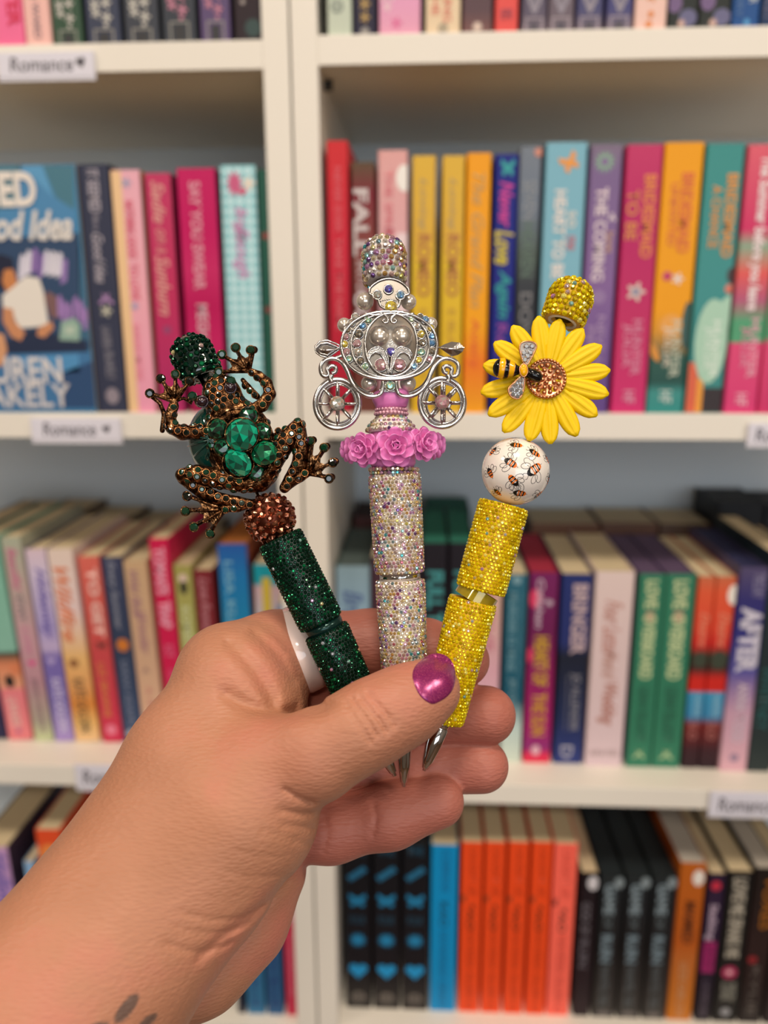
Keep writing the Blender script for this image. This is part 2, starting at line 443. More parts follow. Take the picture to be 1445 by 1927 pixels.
def shape_pts(kind, n=20):
    if kind == 'd': return [(math.cos(2*math.pi*i/n), math.sin(2*math.pi*i/n)) for i in range(n)]
    if kind == 'h':
        o = []
        for i in range(28):
            t = 2*math.pi*i/28; o.append((math.sin(t)**3*1.0, (13*math.cos(t)-5*math.cos(2*t)-2*math.cos(3*t)-math.cos(4*t))/15.0))
        return o[::-1]
    if kind == 'f':
        o = []
        for i in range(40):
            t = 2*math.pi*i/40; r = 0.68+0.32*math.cos(5*t); o.append((r*math.cos(t), r*math.sin(t)))
        return o
    if kind == 's':
        o = []
        for i in range(24):
            t = 2*math.pi*i/24; r = 1.0 if i % 2 == 0 else 0.55; o.append((r*math.cos(t), r*math.sin(t)))
        return o
    if kind == 'x':      # butterfly
        return [(0.1, 0.35), (0.9, 0.95), (1.0, 0.3), (0.45, 0.0), (0.85, -0.45), (0.55, -0.9), (0.0, -0.3), (-0.55, -0.9), (-0.85, -0.45), (-0.45, 0.0), (-1.0, 0.3), (-0.9, 0.95), (-0.1, 0.35)][::-1]
    if kind == 'q': return [(-1, -1), (1, -1), (1, 1), (-1, 1)]
    if kind == 'v': return [(-0.6, -1), (0.0, -0.2), (0.6, -1), (1, -0.7), (0.3, 0.2), (0.5, 1), (0, 0.5), (-0.5, 1), (-0.3, 0.2), (-1, -0.7)]
MK = [0]
def put_mark(parent, kind, c, cx, cz, rx, rz, rot=0.0, y=-0.00012, name='printed_mark', lim=None):
    MK[0] += 1; y -= (MK[0] % 12)*0.00002
    q = MB(); ca, sa = math.cos(rot), math.sin(rot); P = []
    for (a, b_) in shape_pts(kind):
        x, z = a*rx, b_*rz; X_, Z_ = cx+x*ca-z*sa, cz+x*sa+z*ca
        if lim: X_ = min(max(X_, lim[0]), lim[1]); Z_ = min(max(Z_, lim[2]), lim[3])
        P.append((X_, y, Z_))
    q.add(P, [tuple(range(len(P)))]); return q.build(name, ink(c), parent)
def put_poly(parent, c, P, y=-0.0002, name='printed_picture'):
    q = MB(); q.add([(x, y, z) for x, z in P], [tuple(range(len(P)))]); return q.build(name, ink(c), parent)

BOOKN = [0]
def book(zsh, Y, uL, uR, vref, top, color, label, marks=(), depth=0.128, H=None, lean=0.0, side=None, pages=None, group=None, pat=None, vbias=0):
    """spine-out paperback; uL, uR: spine edges at pixel row vref; top: pixel row of the top edge (or H given)"""
    BOOKN[0] += 1
    a = onplane(uL, vref, Y); b_ = onplane(uR, vref, Y)
    zb = ZO+zsh
    if H is None: H = (onplane((uL+uR)/2, top, Y).z-zb)/math.cos(lean)
    hl = (a.z-zb)
    x0 = a.x-hl*math.tan(lean); wd = (b_.x-a.x)*math.cos(lean)-0.0003
    root = empty('book', (x0, Y, zb+0.0001)); root.rotation_euler = (0, lean, 0)
    tag(root, label, 'book', group)
    m = pat or cover_mat('cover_%02d' % BOOKN[0], color, H)
    ms = mat('side_%02d' % BOOKN[0], side, 0.4) if side else m
    th = 0.0004 if wd < 0.03 else 0.0008
    q = MB()
    # spine with rounded corners, and both boards
    r = min(0.0016, wd*0.14); pr = []
    for k in range(5):
        t = math.pi/2*k/4; pr.append((r-r*math.cos(t)*1.0, r-r*math.sin(t)))
    out = [(0, depth)] + [(0, r)] + [(x, y) for x, y in pr[1:-1]] + [(r, 0), (wd-r, 0)] + [(wd-x, y) for x, y in pr[1:-1][::-1]] + [(wd, r), (wd, depth)]
    inn = [(th, depth), (th, r+th)] + [(max(x, th)+th*0.3, y+th) for x, y in pr[1:-1]] + [(r+th, th), (wd-r-th, th)] + [(wd-max(x, th)-th*0.3, y+th) for x, y in pr[1:-1][::-1]] + [(wd-th, r+th), (wd-th, depth)]
    n_ = len(out); vs = []
    for z in (0, H):
        vs += [(x, y, z) for x, y in out]; vs += [(x, y, z) for x, y in inn]
    N = 2*n_; fs = []; mi = []
    for i in range(n_-1):
        fs += [(i, i+1, N+i+1, N+i), (n_+i+1, n_+i, N+n_+i, N+n_+i+1), (N+i, N+i+1, N+n_+i+1, N+n_+i), (i+1, i, n_+i, n_+i+1)]
        isside = 1 if (i == 0 or i == n_-2) else 0
        mi += [isside]*4
    fs += [(0, N, N+n_, n_), (n_-1, 2*n_-1, N+2*n_-1, N+n_-1)]; mi += [1, 1]
    for f_, k_ in zip(fs, mi): q.f.append(f_); q.mi.append(k_); q.sm.append(False)
    q.v = vs
    q.build('cover', [m, ms], root)
    q = MB(); q.box(th*1.2, wd-th*1.2, th*1.5, depth-0.0015, 0.0012, H-0.0012); q.build('page_block', pages or m_page, root)
    lm_ = (0.0002, wd-0.0002, 0.0006, H-0.0006)
    for mk in marks:
        k = mk[0]
        if k == 't':     # ('t', text, colour, f0, f1, centre, height, shear)
            _, s, c, f0, f1, xc, hh = mk[:7]; sh = mk[7] if len(mk) > 7 else 0
            put_text(root, s, c, ((xc-hh/2)*wd, (xc+hh/2)*wd, H*(1-f1), H*(1-f0)), shear=sh, bold=mk[8] if len(mk) > 8 else 0.012)
        elif k == 'w':   # upright text (across the spine)
            _, s, c, f0, f1, x0_, x1_ = mk; put_text(root, s, c, (x0_*wd, x1_*wd, H*(1-f1), H*(1-f0)), down=False, bold=0.015)
        elif k == 'r':
            _, c, f0, f1, xa, xb = mk; put_mark(root, 'q', c, (xa+xb)/2*wd, H*(1-(f0+f1)/2), (xb-xa)/2*wd, H*(f1-f0)/2, y=-0.00004, lim=lm_)
        else:            # (shape, colour, f, xc, rx, rz-to-rx aspect, rot)
            _, c, f, xc, rx = mk[:5]; asp = mk[5] if len(mk) > 5 else 1.0; rt_ = mk[6] if len(mk) > 6 else 0
            put_mark(root, k, c, xc*wd, H*(1-f), rx*wd, rx*wd*asp, rt_, y=-0.00008, lim=lm_)
    root['h'] = H; root['w'] = wd
    return root
# ---------------------------------------------------------------- top shelf, case on the right of the gap
def R1(uL, uR, c, label, marks=(), **k): return book(0.1868, 0.003, uL, uR, 48, 0, c, label, marks, H=0.2, **k)
def frame_box(c, f0=0.945, f1=1.0, xa=0.2, xb=0.8): return [('r', c, f0, f1, xa, xb)]
R1(616, 663, '#c3cdbc', 'pale sage paperback on the top shelf, first from the white upright', [('d', '#7f8a80', 0.91, 0.4, 0.26), ('w', 'oo', '#c3cdbc', 0.895, 0.925, 0.25, 0.55)], side='#5a6a58')
R1(665, 709, '#26233a', 'midnight-blue top-shelf paperback with gold ornament', [('f', '#a98a4e', 0.905, 0.5, 0.26), ('f', '#a98a4e', 0.945, 0.5, 0.24), ('d', '#8f8a86', 0.99, 0.5, 0.2)])
R1(713, 792, [(0, '#d994bb'), (0.9, '#e3a0c4'), (1, '#e5a3bd')], 'wide soft-pink top-shelf paperback with rosette print', [('f', '#e9c4cf', 0.915, 0.2, 0.12), ('f', '#dd6f9f', 0.965, 0.42, 0.15), ('t', 'LOVE', '#ecd0da', 0.80, 0.9, 0.2, 0.3)], side='#41756f')
R1(801, 867, '#e6cfae', 'broad cream top-shelf paperback with coral lettering', [('t', 'THE', '#e0846f', 0.86, 0.945, 0.28, 0.22), ('t', 'SPRING', '#e0846f', 0.83, 0.965, 0.62, 0.24), ('d', '#a99a82', 0.985, 0.5, 0.15)])
R1(870, 927, [(0, '#5a3f46'), (0.93, '#5b444b'), (1, '#7a5350')], 'dull plum top-shelf paperback with small white flame mark', [('s', '#d8c2b4', 0.982, 0.5, 0.2)])
R1(931, 975, '#e2534f', 'bright red top-shelf paperback', [('t', 'BIS', '#a93f52', 0.93, 0.96, 0.5, 0.5)])
for i, (a, b_, c) in enumerate([(981, 1029, '#5c5468'), (1031, 1080, '#6b5f6b'), (1084, 1134, '#4a4a74'), (1140, 1190, '#47477a')]):
    R1(a, b_, [(0, c), (0.94, c), (1, '#7d707c')], ['slate-mauve top-shelf paperback touching the bright red one', 'dusty mauve top-shelf paperback from the matching series', 'indigo top-shelf paperback beside the dusty mauve one', 'indigo top-shelf paperback beside the pale pink one'][i],
       [('d', '#8d8694', 0.90, 0.5, 0.28, 1.3), ('w', 'x', c, 0.885, 0.915, 0.36, 0.62), ('h', '#8d8694', 0.935, 0.5, 0.16), ('r', '#a79ba3', 0.958, 0.962, 0.15, 0.85), ('r', '#a79ba3', 0.962, 1.0, 0.15, 0.2), ('r', '#a79ba3', 0.962, 1.0, 0.8, 0.85), ('r', '#4a4350', 0.972, 1.0, 0.33, 0.66)], group='matching series on the top shelf')
R1(1193, 1254, '#ecc6bb', 'pale pink top-shelf paperback with orange drops and orange side', [('f', '#dd8a4f', 0.90, 0.5, 0.2), ('d', '#dd8a4f', 0.955, 0.5, 0.1), ('d', '#dd8a4f', 0.985, 0.45, 0.11)], side='#b4682a')
R1(1256, 1313, '#262b28', 'black top-shelf paperback with lilac ovals, beside the pale pink one', [('d', '#6d5481', 0.925, 0.2, 0.24, 1.2), ('d', '#615f85', 0.968, 0.66, 0.3, 0.9), ('s', '#c9a79c', 0.985, 0.45, 0.16)], group='two black floral paperbacks')
R1(1314, 1374, '#262b28', 'black top-shelf paperback with lilac ovals, beside the blue one', [('d', '#6d5481', 0.92, 0.25, 0.24, 1.2), ('d', '#615f85', 0.968, 0.72, 0.28, 0.9), ('s', '#c9a79c', 0.985, 0.45, 0.16)], group='two black floral paperbacks')
R1(1376, 1428, '#1e4f8e', 'royal-blue top-shelf paperback with white badge', [('d', '#a9b6c4', 0.9, 0.72, 0.22), ('t', 'HER', '#b7c3cf', 0.88, 0.93, 0.72, 0.3), ('t', 'STORY', '#4a6d9f', 0.86, 0.97, 0.25, 0.25), ('s', '#4f9ad0', 0.985, 0.55, 0.15)])
R1(1430, 1478, '#20375c', 'dark navy top-shelf paperback at the frame edge', [('t', 'MARKET', '#62627e', 0.85, 0.98, 0.25, 0.3)])
# ---------------------------------------------------------------- top shelf, left case
def L1(uL, uR, c, label, marks=(), **k): return book(0.1848, 0.003, uL, uR, 40, 0, c, label, marks, H=0.2, **k)
L1(-12, 44, '#ef6f9d', 'candy-pink top-shelf paperback with red capitals above the hand-lettered label', [('t', 'SISTER', '#d6224f', 0.74, 0.94, 0.7, 0.45, 0, 0.03)])
L1(45, 95, '#eebcb4', 'blush top-shelf paperback with spaced grey capitals', [('t', 'Y A WARD', '#8f7680', 0.80, 0.98, 0.5, 0.26)])
LL = [(97, 155, '#35513f', 'bottle-green top-shelf paperback with silver leaves'), (161, 227, '#3c4257', 'blue-slate top-shelf paperback beside the bottle-green one'),
      (233, 299, '#3f434d', 'charcoal top-shelf paperback, middle of the silver-leaf series'), (305, 369, '#3b4049', 'dark slate top-shelf paperback beside the violet one'),
      (376, 434, '#5d4d74', 'violet top-shelf paperback with pink leaves')]
for a, b_, c, lab in LL:
    lf = '#b8b5ae' if 'violet' not in lab else '#b9788f'
    s = -0.012 if a < 300 else -0.03
    L1(a, b_, c, lab, [('f', lf, 0.89+s, 0.3, 0.17), ('f', lf, 0.885+s, 0.62, 0.17), ('f', lf, 0.915+s, 0.32, 0.16), ('f', lf, 0.93+s, 0.62, 0.17), ('d', lf, 0.955+s, 0.58, 0.06),
       ('r', '#8f8c86', 0.965+s, 0.97+s, 0.22, 0.8), ('r', '#8f8c86', 0.97+s, 1.0, 0.22, 0.27), ('r', '#8f8c86', 0.97+s, 1.0, 0.75, 0.8), ('r', '#2c2c30', 0.978+s, 1.0, 0.36, 0.66)],
       side='#16181c', group='silver-leaf series on the top shelf')
L1(440, 492, '#2b1f26', 'black top-shelf paperback against the white upright', [('s', '#9a8f8c', 0.88, 0.35, 0.12), ('d', '#27403f', 0.96, 0.7, 0.3)], side='#4b2636')

# ---------------------------------------------------------------- second shelf, right case
Y2 = 0.0035
def R2(uL, uR, top, c, label, marks=(), **k): return book(-0.0698, Y2, uL, uR, top+8, top, c, label, marks, **k)
R2(614, 655, 265, [(0, '#cf2a30'), (0.4, '#c81f38'), (1, '#a8142f')], 'bright red paperback, first on the shelf behind the carriage', [('t', 'NEVER EVER', '#e0606a', 0.09, 0.32, 0.5, 0.3), ('t', 'TAKE THE NAME', '#dd6a72', 0.34, 0.68, 0.5, 0.3)])
R2(660, 706, 305, [(0, '#5c4a34'), (0.12, '#7c2430'), (0.3, '#82403a'), (0.6, '#6a2a24'), (1, '#6b3a30')], 'short maroon paperback with pale distressed lettering', [('t', 'FALL', '#cfc4c4', 0.10, 0.36, 0.4, 0.62, 0, 0.03), ('t', 'INTO', '#cbbfc0', 0.38, 0.50, 0.4, 0.4), ('t', 'OUT', '#d6cccf', 0.5, 0.68, 0.4, 0.6, 0, 0.03)])
R2(711, 768, 283, [(0, '#dfa6a4'), (0.5, '#dcaab2'), (1, '#d9a3b0')], 'pale pink paperback with round white price sticker', [('t', 'THE SPRING', '#d66f78', 0.07, 0.37, 0.36, 0.26), ('t', 'SUMMER', '#c8556a', 0.28, 0.55, 0.38, 0.3), ('d', '#f1ece6', 0.10, 0.88, 0.27, 1.6), ('r', '#ead3d6', 0.3, 1.0, 0.62, 0.98)], side='#8f3048')
for a, b_, s in ((776, 821, 'first'), (833, 876, 'second')):
    R2(a, b_, 293, [(0, '#dcb23c'), (0.3, '#dbae3c'), (0.42, '#e2bd2a'), (1, '#d9ae22')], 'mustard-yellow paperback with brick lettering, %s of the pair' % s,
       [('t', 'Loving', '#b39a66', 0.08, 0.28, 0.45, 0.34, 0.35), ('t', 'ROMEO', '#b3722e', 0.29, 0.53, 0.52, 0.58, 0, 0.03), ('t', 'E BLAKELY', '#c29428', 0.58, 0.86, 0.5, 0.3)], group='mustard twin paperbacks', pages=mat('pages_yellowed', '#b58a2a', 0.9))
R2(879, 926, 288, [(0, '#f0a008'), (0.65, '#f2a400'), (0.8, '#ee7a18'), (1, '#eea012')], 'amber paperback with grey script beside the cobalt one', [('t', 'The Grand Plan', '#c49a58', 0.07, 0.58, 0.5, 0.5, 0.35), ('t', 'Avery', '#e2601c', 0.62, 0.82, 0.45, 0.4)])
R2(932, 977, 290, '#151e80', 'cobalt-blue paperback with neon script', [('x', '#1f9a9c', 0.05, 0.55, 0.3, 1.3), ('t', 'Never', '#c22f95', 0.10, 0.27, 0.52, 0.6, 0.25, 0.03), ('t', 'Love', '#c8b62a', 0.28, 0.41, 0.48, 0.8, 0.25, 0.03), ('t', 'Again', '#158f93', 0.43, 0.62, 0.5, 0.7, 0.25, 0.03), ('t', 'Ren', '#8f3a9a', 0.64, 0.76, 0.5, 0.45)])
R2(979, 1021, 276, [(0, '#767f8c'), (0.22, '#6a7688'), (0.38, '#4e5a54'), (0.5, '#33363c'), (1, '#2c2b2f')], 'charcoal paperback with foggy grey top', [('t', 'SEVEN', '#8b9096', 0.12, 0.26, 0.5, 0.6), ('t', 'HEAVEN', '#5c7263', 0.27, 0.47, 0.5, 0.6), ('t', 'DOVE', '#7c7a7c', 0.53, 0.74, 0.5, 0.55), ('d', '#c88470', 0.02, 0.85, 0.2)])
R2(1028, 1107, 268, '#7db4c8', 'sky-blue paperback with orange butterfly', [('x', '#e8962c', 0.07, 0.58, 0.22, 1.1, 0.5), ('t', 'HEART TO BE', '#e6ded8', 0.165, 0.485, 0.4, 0.3, 0, 0.03), ('t', 'so', '#d8d4cc', 0.24, 0.3, 0.7, 0.2), ('t', 'me', '#c46a76', 0.33, 0.38, 0.7, 0.2)], side='#2c4a66')
R2(1112, 1174, 272, [(0, '#7e6f86'), (0.1, '#7a6390'), (0.5, '#83629a'), (1, '#5f4388')], 'violet paperback with firework print', [('s', '#7fa08c', 0.06, 0.45, 0.36), ('d', '#7c5f92', 0.06, 0.45, 0.12), ('t', 'THE COMING', '#dccbd4', 0.15, 0.49, 0.42, 0.38, 0, 0.03), ('v', '#d8c8d0', 0.255, 0.78, 0.13, 1.1), ('t', 'love', '#c2987a', 0.31, 0.385, 0.76, 0.26), ('t', 'PIPPA', '#a78ab4', 0.66, 0.8, 0.3, 0.25), ('t', 'NEVILLE', '#a98cb6', 0.62, 0.84, 0.62, 0.25), ('d', '#8f72a2', 0.55, 0.5, 0.22)], side='#40305c')
R2(1180, 1250, 272, [(0, '#c33468'), (0.3, '#b81c62'), (0.7, '#c22c64'), (1, '#d02c70')], 'raspberry bridal-series paperback with daisy', [('t', 'BRIDESMAID', '#e2803c', 0.105, 0.405, 0.70, 0.34, 0, 0.03), ('t', 'TO BE', '#d98a3a', 0.16, 0.34, 0.25, 0.32), ('f', '#d9cfc2', 0.53, 0.5, 0.28), ('d', '#7f7fa0', 0.53, 0.5, 0.1), ('t', 'JULIA', '#d98aa8', 0.65, 0.82, 0.32, 0.26), ('t', 'HUNTER', '#d98aa8', 0.635, 0.85, 0.62, 0.28), ('t', 'HF', '#dd9ab4', 0.91, 0.96, 0.5, 0.34)])
R2(1252, 1327, 268, [(0, '#eda000'), (0.6, '#eea002'), (0.68, '#d8962a'), (0.78, '#2f5a50'), (0.88, '#24504a'), (0.92, '#40908c'), (1, '#2f8a86')], 'orange-yellow bridal-series paperback with leaves', [('t', 'BRIDESMAID', '#dd6a2a', 0.105, 0.39, 0.64, 0.32, 0, 0.03), ('t', 'UNINVITED', '#dc7030', 0.14, 0.365, 0.33, 0.2, 0, 0.02), ('f', '#e6d3ca', 0.485, 0.58, 0.17), ('d', '#c02f62', 0.475, 0.3, 0.12), ('d', '#27504a', 0.66, 0.92, 0.14, 4.5), ('d', '#e6a040', 0.66, 0.5, 0.3, 1.0), ('t', 'JULIA', '#d6ccb8', 0.66, 0.82, 0.42, 0.24), ('t', 'HUNTER', '#c6ccb8', 0.64, 0.86, 0.66, 0.26), ('d', '#d98f2a', 0.76, 0.1, 0.1, 3, 0.5), ('t', 'HF', '#c7d6cf', 0.91, 0.96, 0.5, 0.34)])
R2(1331, 1404, 270, [(0, '#3c8f8c'), (0.5, '#3f9090'), (0.56, '#3f9090'), (1, '#3c8886')], 'teal bridal-series paperback with figure in mint shirt', [('t', 'BRIDESMAID', '#d9923a', 0.105, 0.405, 0.74, 0.3, 0, 0.03), ('t', 'A CHANCE', '#d9923a', 0.145, 0.37, 0.36, 0.26, 0, 0.02), ('d', '#a8cfb9', 0.72, 0.55, 0.45, 2.6), ('d', '#a8cfb9', 0.62, 0.86, 0.3, 2.0, -0.4), ('d', '#d87560', 0.52, 0.92, 0.12, 1.0), ('d', '#3a2422', 0.47, 0.95, 0.13, 1.6), ('r', '#d9603c', 0.80, 1.0, 0.0, 0.27), ('r', '#ea9c30', 0.86, 1.0, 0.27, 0.45), ('r', '#2a1c1e', 0.9, 1.0, 0.45, 1.0), ('t', 'JULIA', '#d3e4d8', 0.66, 0.83, 0.45, 0.2), ('t', 'HUNTER', '#e0ece2', 0.64, 0.86, 0.68, 0.24)])
R2(1409, 1476, 272, [(0, '#dd6072'), (0.3, '#cf2f66'), (0.36, '#88a890'), (0.46, '#e05c58'), (0.56, '#b45a7c'), (0.64, '#54a078'), (0.72, '#54a078'), (0.725, '#dd4a7a'), (1, '#d83c78')], 'strawberry-pink paperback with white summer lettering', [('t', 'The Summer before you leave', '#f2dfe2', 0.04, 0.6, 0.52, 0.46, 0.1, 0.03), ('t', 'JULIA', '#d98aa4', 0.66, 0.82, 0.42, 0.26), ('t', 'HUNTER', '#e8a8bc', 0.63, 0.86, 0.7, 0.28), ('t', 'HF', '#f0b4c6', 0.92, 0.97, 0.5, 0.36)])
R2(1478, 1545, 272, [(0, '#dd6072'), (0.7, '#54a078'), (0.73, '#dd4a7a'), (1, '#c93068')], 'rose-red paperback at the frame edge past the strawberry-pink one')

# ---------------------------------------------------------------- second shelf, left case
def L2(uL, uR, top, c, label, marks=(), Yo=0.0035, **k): return book(-0.0700, Yo, uL, uR, top+8, top, c, label, marks, **k)
L2(143, 204, 309, '#373b50', 'navy paperback spine beside the face-out blue cover', [('t', 'IT SEEMED', '#a9a2ae', 0.02, 0.185, 0.5, 0.36, 0, 0.03), ('t', 'like a', '#96909e', 0.195, 0.255, 0.5, 0.2), ('t', 'Good Idea', '#aaa3ae', 0.265, 0.46, 0.5, 0.36, 0.4, 0.02), ('v', '#a37fae', 0.525, 0.6, 0.26, 0.7), ('f', '#b9b6a6', 0.575, 0.58, 0.2), ('t', 'LAUREN', '#8b8894', 0.64, 0.73, 0.52, 0.28), ('t', 'BLAKELY', '#8b8894', 0.745, 0.86, 0.56, 0.28), ('d', '#8f8590', 0.93, 0.55, 0.22, 1.2)], side='#232636')
L2(208, 263, 320, [(0, '#e9aebe'), (0.5, '#ecaab8'), (1, '#ea9cb8')], 'peach-and-pink paperback with red lettering, beside the navy spine', [('r', '#ecc596', 0.0, 1.0, 0.0, 0.36), ('f', '#a7a0bc', 0.05, 0.52, 0.2), ('t', 'NOTHING GOOD', '#dd5a74', 0.12, 0.35, 0.56, 0.3, 0, 0.02), ('t', 'TO LOVE', '#dd5a74', 0.37, 0.52, 0.56, 0.3), ('f', '#a3a0c0', 0.545, 0.5, 0.16), ('t', 'SARAH MORE', '#e8889a', 0.62, 0.86, 0.5, 0.22)], pages=mat('pages_tan', '#a87c4a', 0.9), side='#b98a52')
L2(271, 321, 326, [(0, '#c23a66'), (0.5, '#bf2e5e'), (1, '#ad2c68')], 'rose paperback with peach script', [('t', 'Sadie', '#dd9a94', 0.03, 0.2, 0.5, 0.5, 0.35, 0.02), ('t', 'on a', '#d98a8a', 0.22, 0.32, 0.48, 0.36, 0.35), ('t', 'Sunburn', '#dd9a94', 0.33, 0.58, 0.5, 0.55, 0.35, 0.02), ('d', '#93406e', 0.64, 0.5, 0.16)], side='#8f2042')
L2(331, 405, 317, [(0, '#c41a60'), (0.25, '#c20f5e'), (0.4, '#c62464'), (0.55, '#b80a56'), (0.7, '#c31a60'), (1, '#8f1444')], 'magenta paperback with pale capitals', [('t', 'SAY YOU SWEAR', '#dd96a8', 0.05, 0.48, 0.46, 0.3, 0, 0.03), ('t', 'MEGHAN', '#d9b0bc', 0.54, 0.76, 0.48, 0.3, 0, 0.02)], side='#20304c')
L2(413, 481, 311, '#8ac4c8', 'teal lattice-patterned paperback with pink script', [('s', '#c85a84', 0.07, 0.4, 0.26, 1.5), ('f', '#e8d8c8', 0.07, 0.8, 0.2), ('t', 'Bright', '#cf7fb4', 0.16, 0.3, 0.5, 0.4, 0.35), ('t', 'Enough', '#cf86bc', 0.24, 0.44, 0.5, 0.5, 0.35), ('h', '#cc4a72', 0.1, 0.62, 0.12)], pat=lattice_mat('lattice_print', '#8cc8d0', '#c4e6ec', 210), side='#1d3a52')
L2(484, 504, 319, '#1f5546', 'thin dark green paperback beside the upright', [('d', '#8a2f2c', 0.26, 0.6, 0.3, 1.2), ('d', '#7a2b2a', 0.56, 0.6, 0.3, 1.2)], depth=0.13)

# face-out paperback
def face_out():
    Y = 0.0; z0 = ZO-0.0700; YB_ = 0.0005
    a = onplane(-215, 309, Y); b_ = onplane(140, 309, Y)
    H = b_.z-z0; x0, x1 = a.x, b_.x
    root = empty('book', (x0, YB_, z0+0.0001)); tag(root, 'blue illustrated paperback turned face-out beside the navy spine', 'book')
    W = x1-x0; T = 0.0215
    def px(u, v):
        p = onplane(u, v, YB_); return (p.x-x0, p.z-z0)
    q = MB(); q.box(0, W, 0, 0.0005, 0, H); q.box(0, W, T, T+0.0005, 0, H); q.box(0, 0.0005, 0.0005, T, 0, H)
    q.build('cover', mat('cover_faceout', '#3f7fa8', 0.35), root)
    q = MB(); q.box(0.0006, W-0.0008, 0.0007, T-0.0002, 0.001, H-0.001); q.build('page_block', m_page, root)
    def poly(c, pts, k):
        put_poly(root, c, [(min(max(x, 0), W), min(max(z, 0), H)) for x, z in (px(u, v) for u, v in pts)], y=-0.00005*k)
    L = -190
    poly('#4a86b4', [(L, 450), (L, 305), (138, 312), (145, 440), (60, 452)], 1)
    poly('#45778a', [(80, 312), (138, 312), (140, 395), (105, 372)], 2); poly('#5a9ac6', [(30, 312), (80, 312), (100, 372), (60, 330)], 2)
    poly('#45798c', [(L, 330), (L, 305), (40, 312), (28, 392), (-60, 400)], 2)
    poly('#2c4668', [(L, 460), (110, 442), (147, 438), (170, 655), (L, 660)], 2)
    poly('#3a6480', [(150, 440), (147, 438), (168, 640), (150, 640)], 3)
    poly('#3f74a4', [(L, 668), (170, 662), (180, 770), (L, 775)], 3); poly('#2a4a74', [(120, 700), (176, 680), (180, 768), (110, 768)], 4)
    poly('#4f8fc0', [(30, 672), (148, 666), (150, 700), (60, 706)], 4)
    poly('#202c48', [(L, 655), (0, 650), (60, 620), (160, 640), (168, 662), (L, 672)], 5)
    # seated reader: dark hair, white shirt, arms
    poly('#1a2038', [(-30, 490), (0, 478), (24, 486), (28, 520), (10, 545), (-30, 540)], 6)
    poly('#c9824e', [(8, 508), (24, 506), (30, 520), (38, 556), (14, 552), (4, 530)], 7)
    poly('#e4ddd4', [(5, 556), (26, 540), (36, 530), (50, 520), (74, 524), (82, 548), (90, 600), (92, 612), (64, 616), (35, 618), (25, 590), (6, 578)], 8)
    poly('#c98a62', [(6, 578), (25, 582), (28, 604), (48, 626), (40, 642), (22, 634), (6, 606)], 9)
    poly('#c98a62', [(72, 618), (98, 604), (102, 618), (84, 636), (70, 632)], 9)
    poly('#7a5a5a', [(82, 556), (92, 548), (112, 562), (110, 600), (96, 598)], 7)
    poly('#d29a72', [(-30, 620), (8, 630), (14, 660), (4, 690), (-30, 690)], 9)
    for i, (u, v, c) in enumerate([(40, 478, '#d3cfdf'), (52, 470, '#d8d4e2'), (64, 466, '#8d6fae'), (76, 476, '#7f62a4'), (86, 470, '#d3cfdf'), (98, 472, '#dcd8e4'), (110, 474, '#d8d4e2'), (120, 486, '#9378b4')]):
        poly(c, [(u-3, v+12), (u, v), (u+8, v+4), (u+6, v+44), (u-6, v+50)], 6+i*0.1)
    for i, (u, v) in enumerate([(112, 560), (120, 570), (130, 574), (142, 562), (152, 570), (160, 584)]):
        poly('#9a78b4', [(u-4, v), (u+3, v-6), (u+6, v+10), (u+4, v+38), (u-3, v+36)], 10+i*0.1)
    poly('#8faea0', [(116, 606), (140, 598), (152, 612), (150, 642), (112, 640)], 11); poly('#b4c4b4', [(122, 616), (140, 612), (142, 628), (124, 630)], 12)
    def tx(s, c, u0, u1, v0, v1, sh=0.0, bold=0.02):
        a_ = px(u0, v1); b2 = px(u1, v0); put_text(root, s, c, (a_[0], b2[0], a_[1], b2[1]), down=False, shear=sh, y=-0.0009, bold=bold)
    tx('SEEMED', '#e6ded6', -125, 65, 322, 392, 0, 0.04); tx('a Good Idea', '#ded9d4', -105, 134, 395, 455, 0.35, 0.03)
    tx('LAUREN', '#d8d4d4', -72, 115, 672, 722, 0, 0.02); tx('BLAKELY', '#cfccce', -72, 132, 722, 766, 0, 0.02)
face_out()
q_ = L2(-90, -40, 312, '#5a6f8c', 'blue-grey paperback tucked behind the face-out one', Yo=0.026)
for a, b_, c, lab in [(-30, 30, '#c8b9a8', 'fawn paperback behind the face-out cover'), (32, 88, '#874a5a', 'wine paperback behind the face-out cover'), (90, 141, '#3a5a58', 'dark teal paperback behind the face-out cover')]:
    L2(a, b_, 326, c, lab, Yo=0.026)

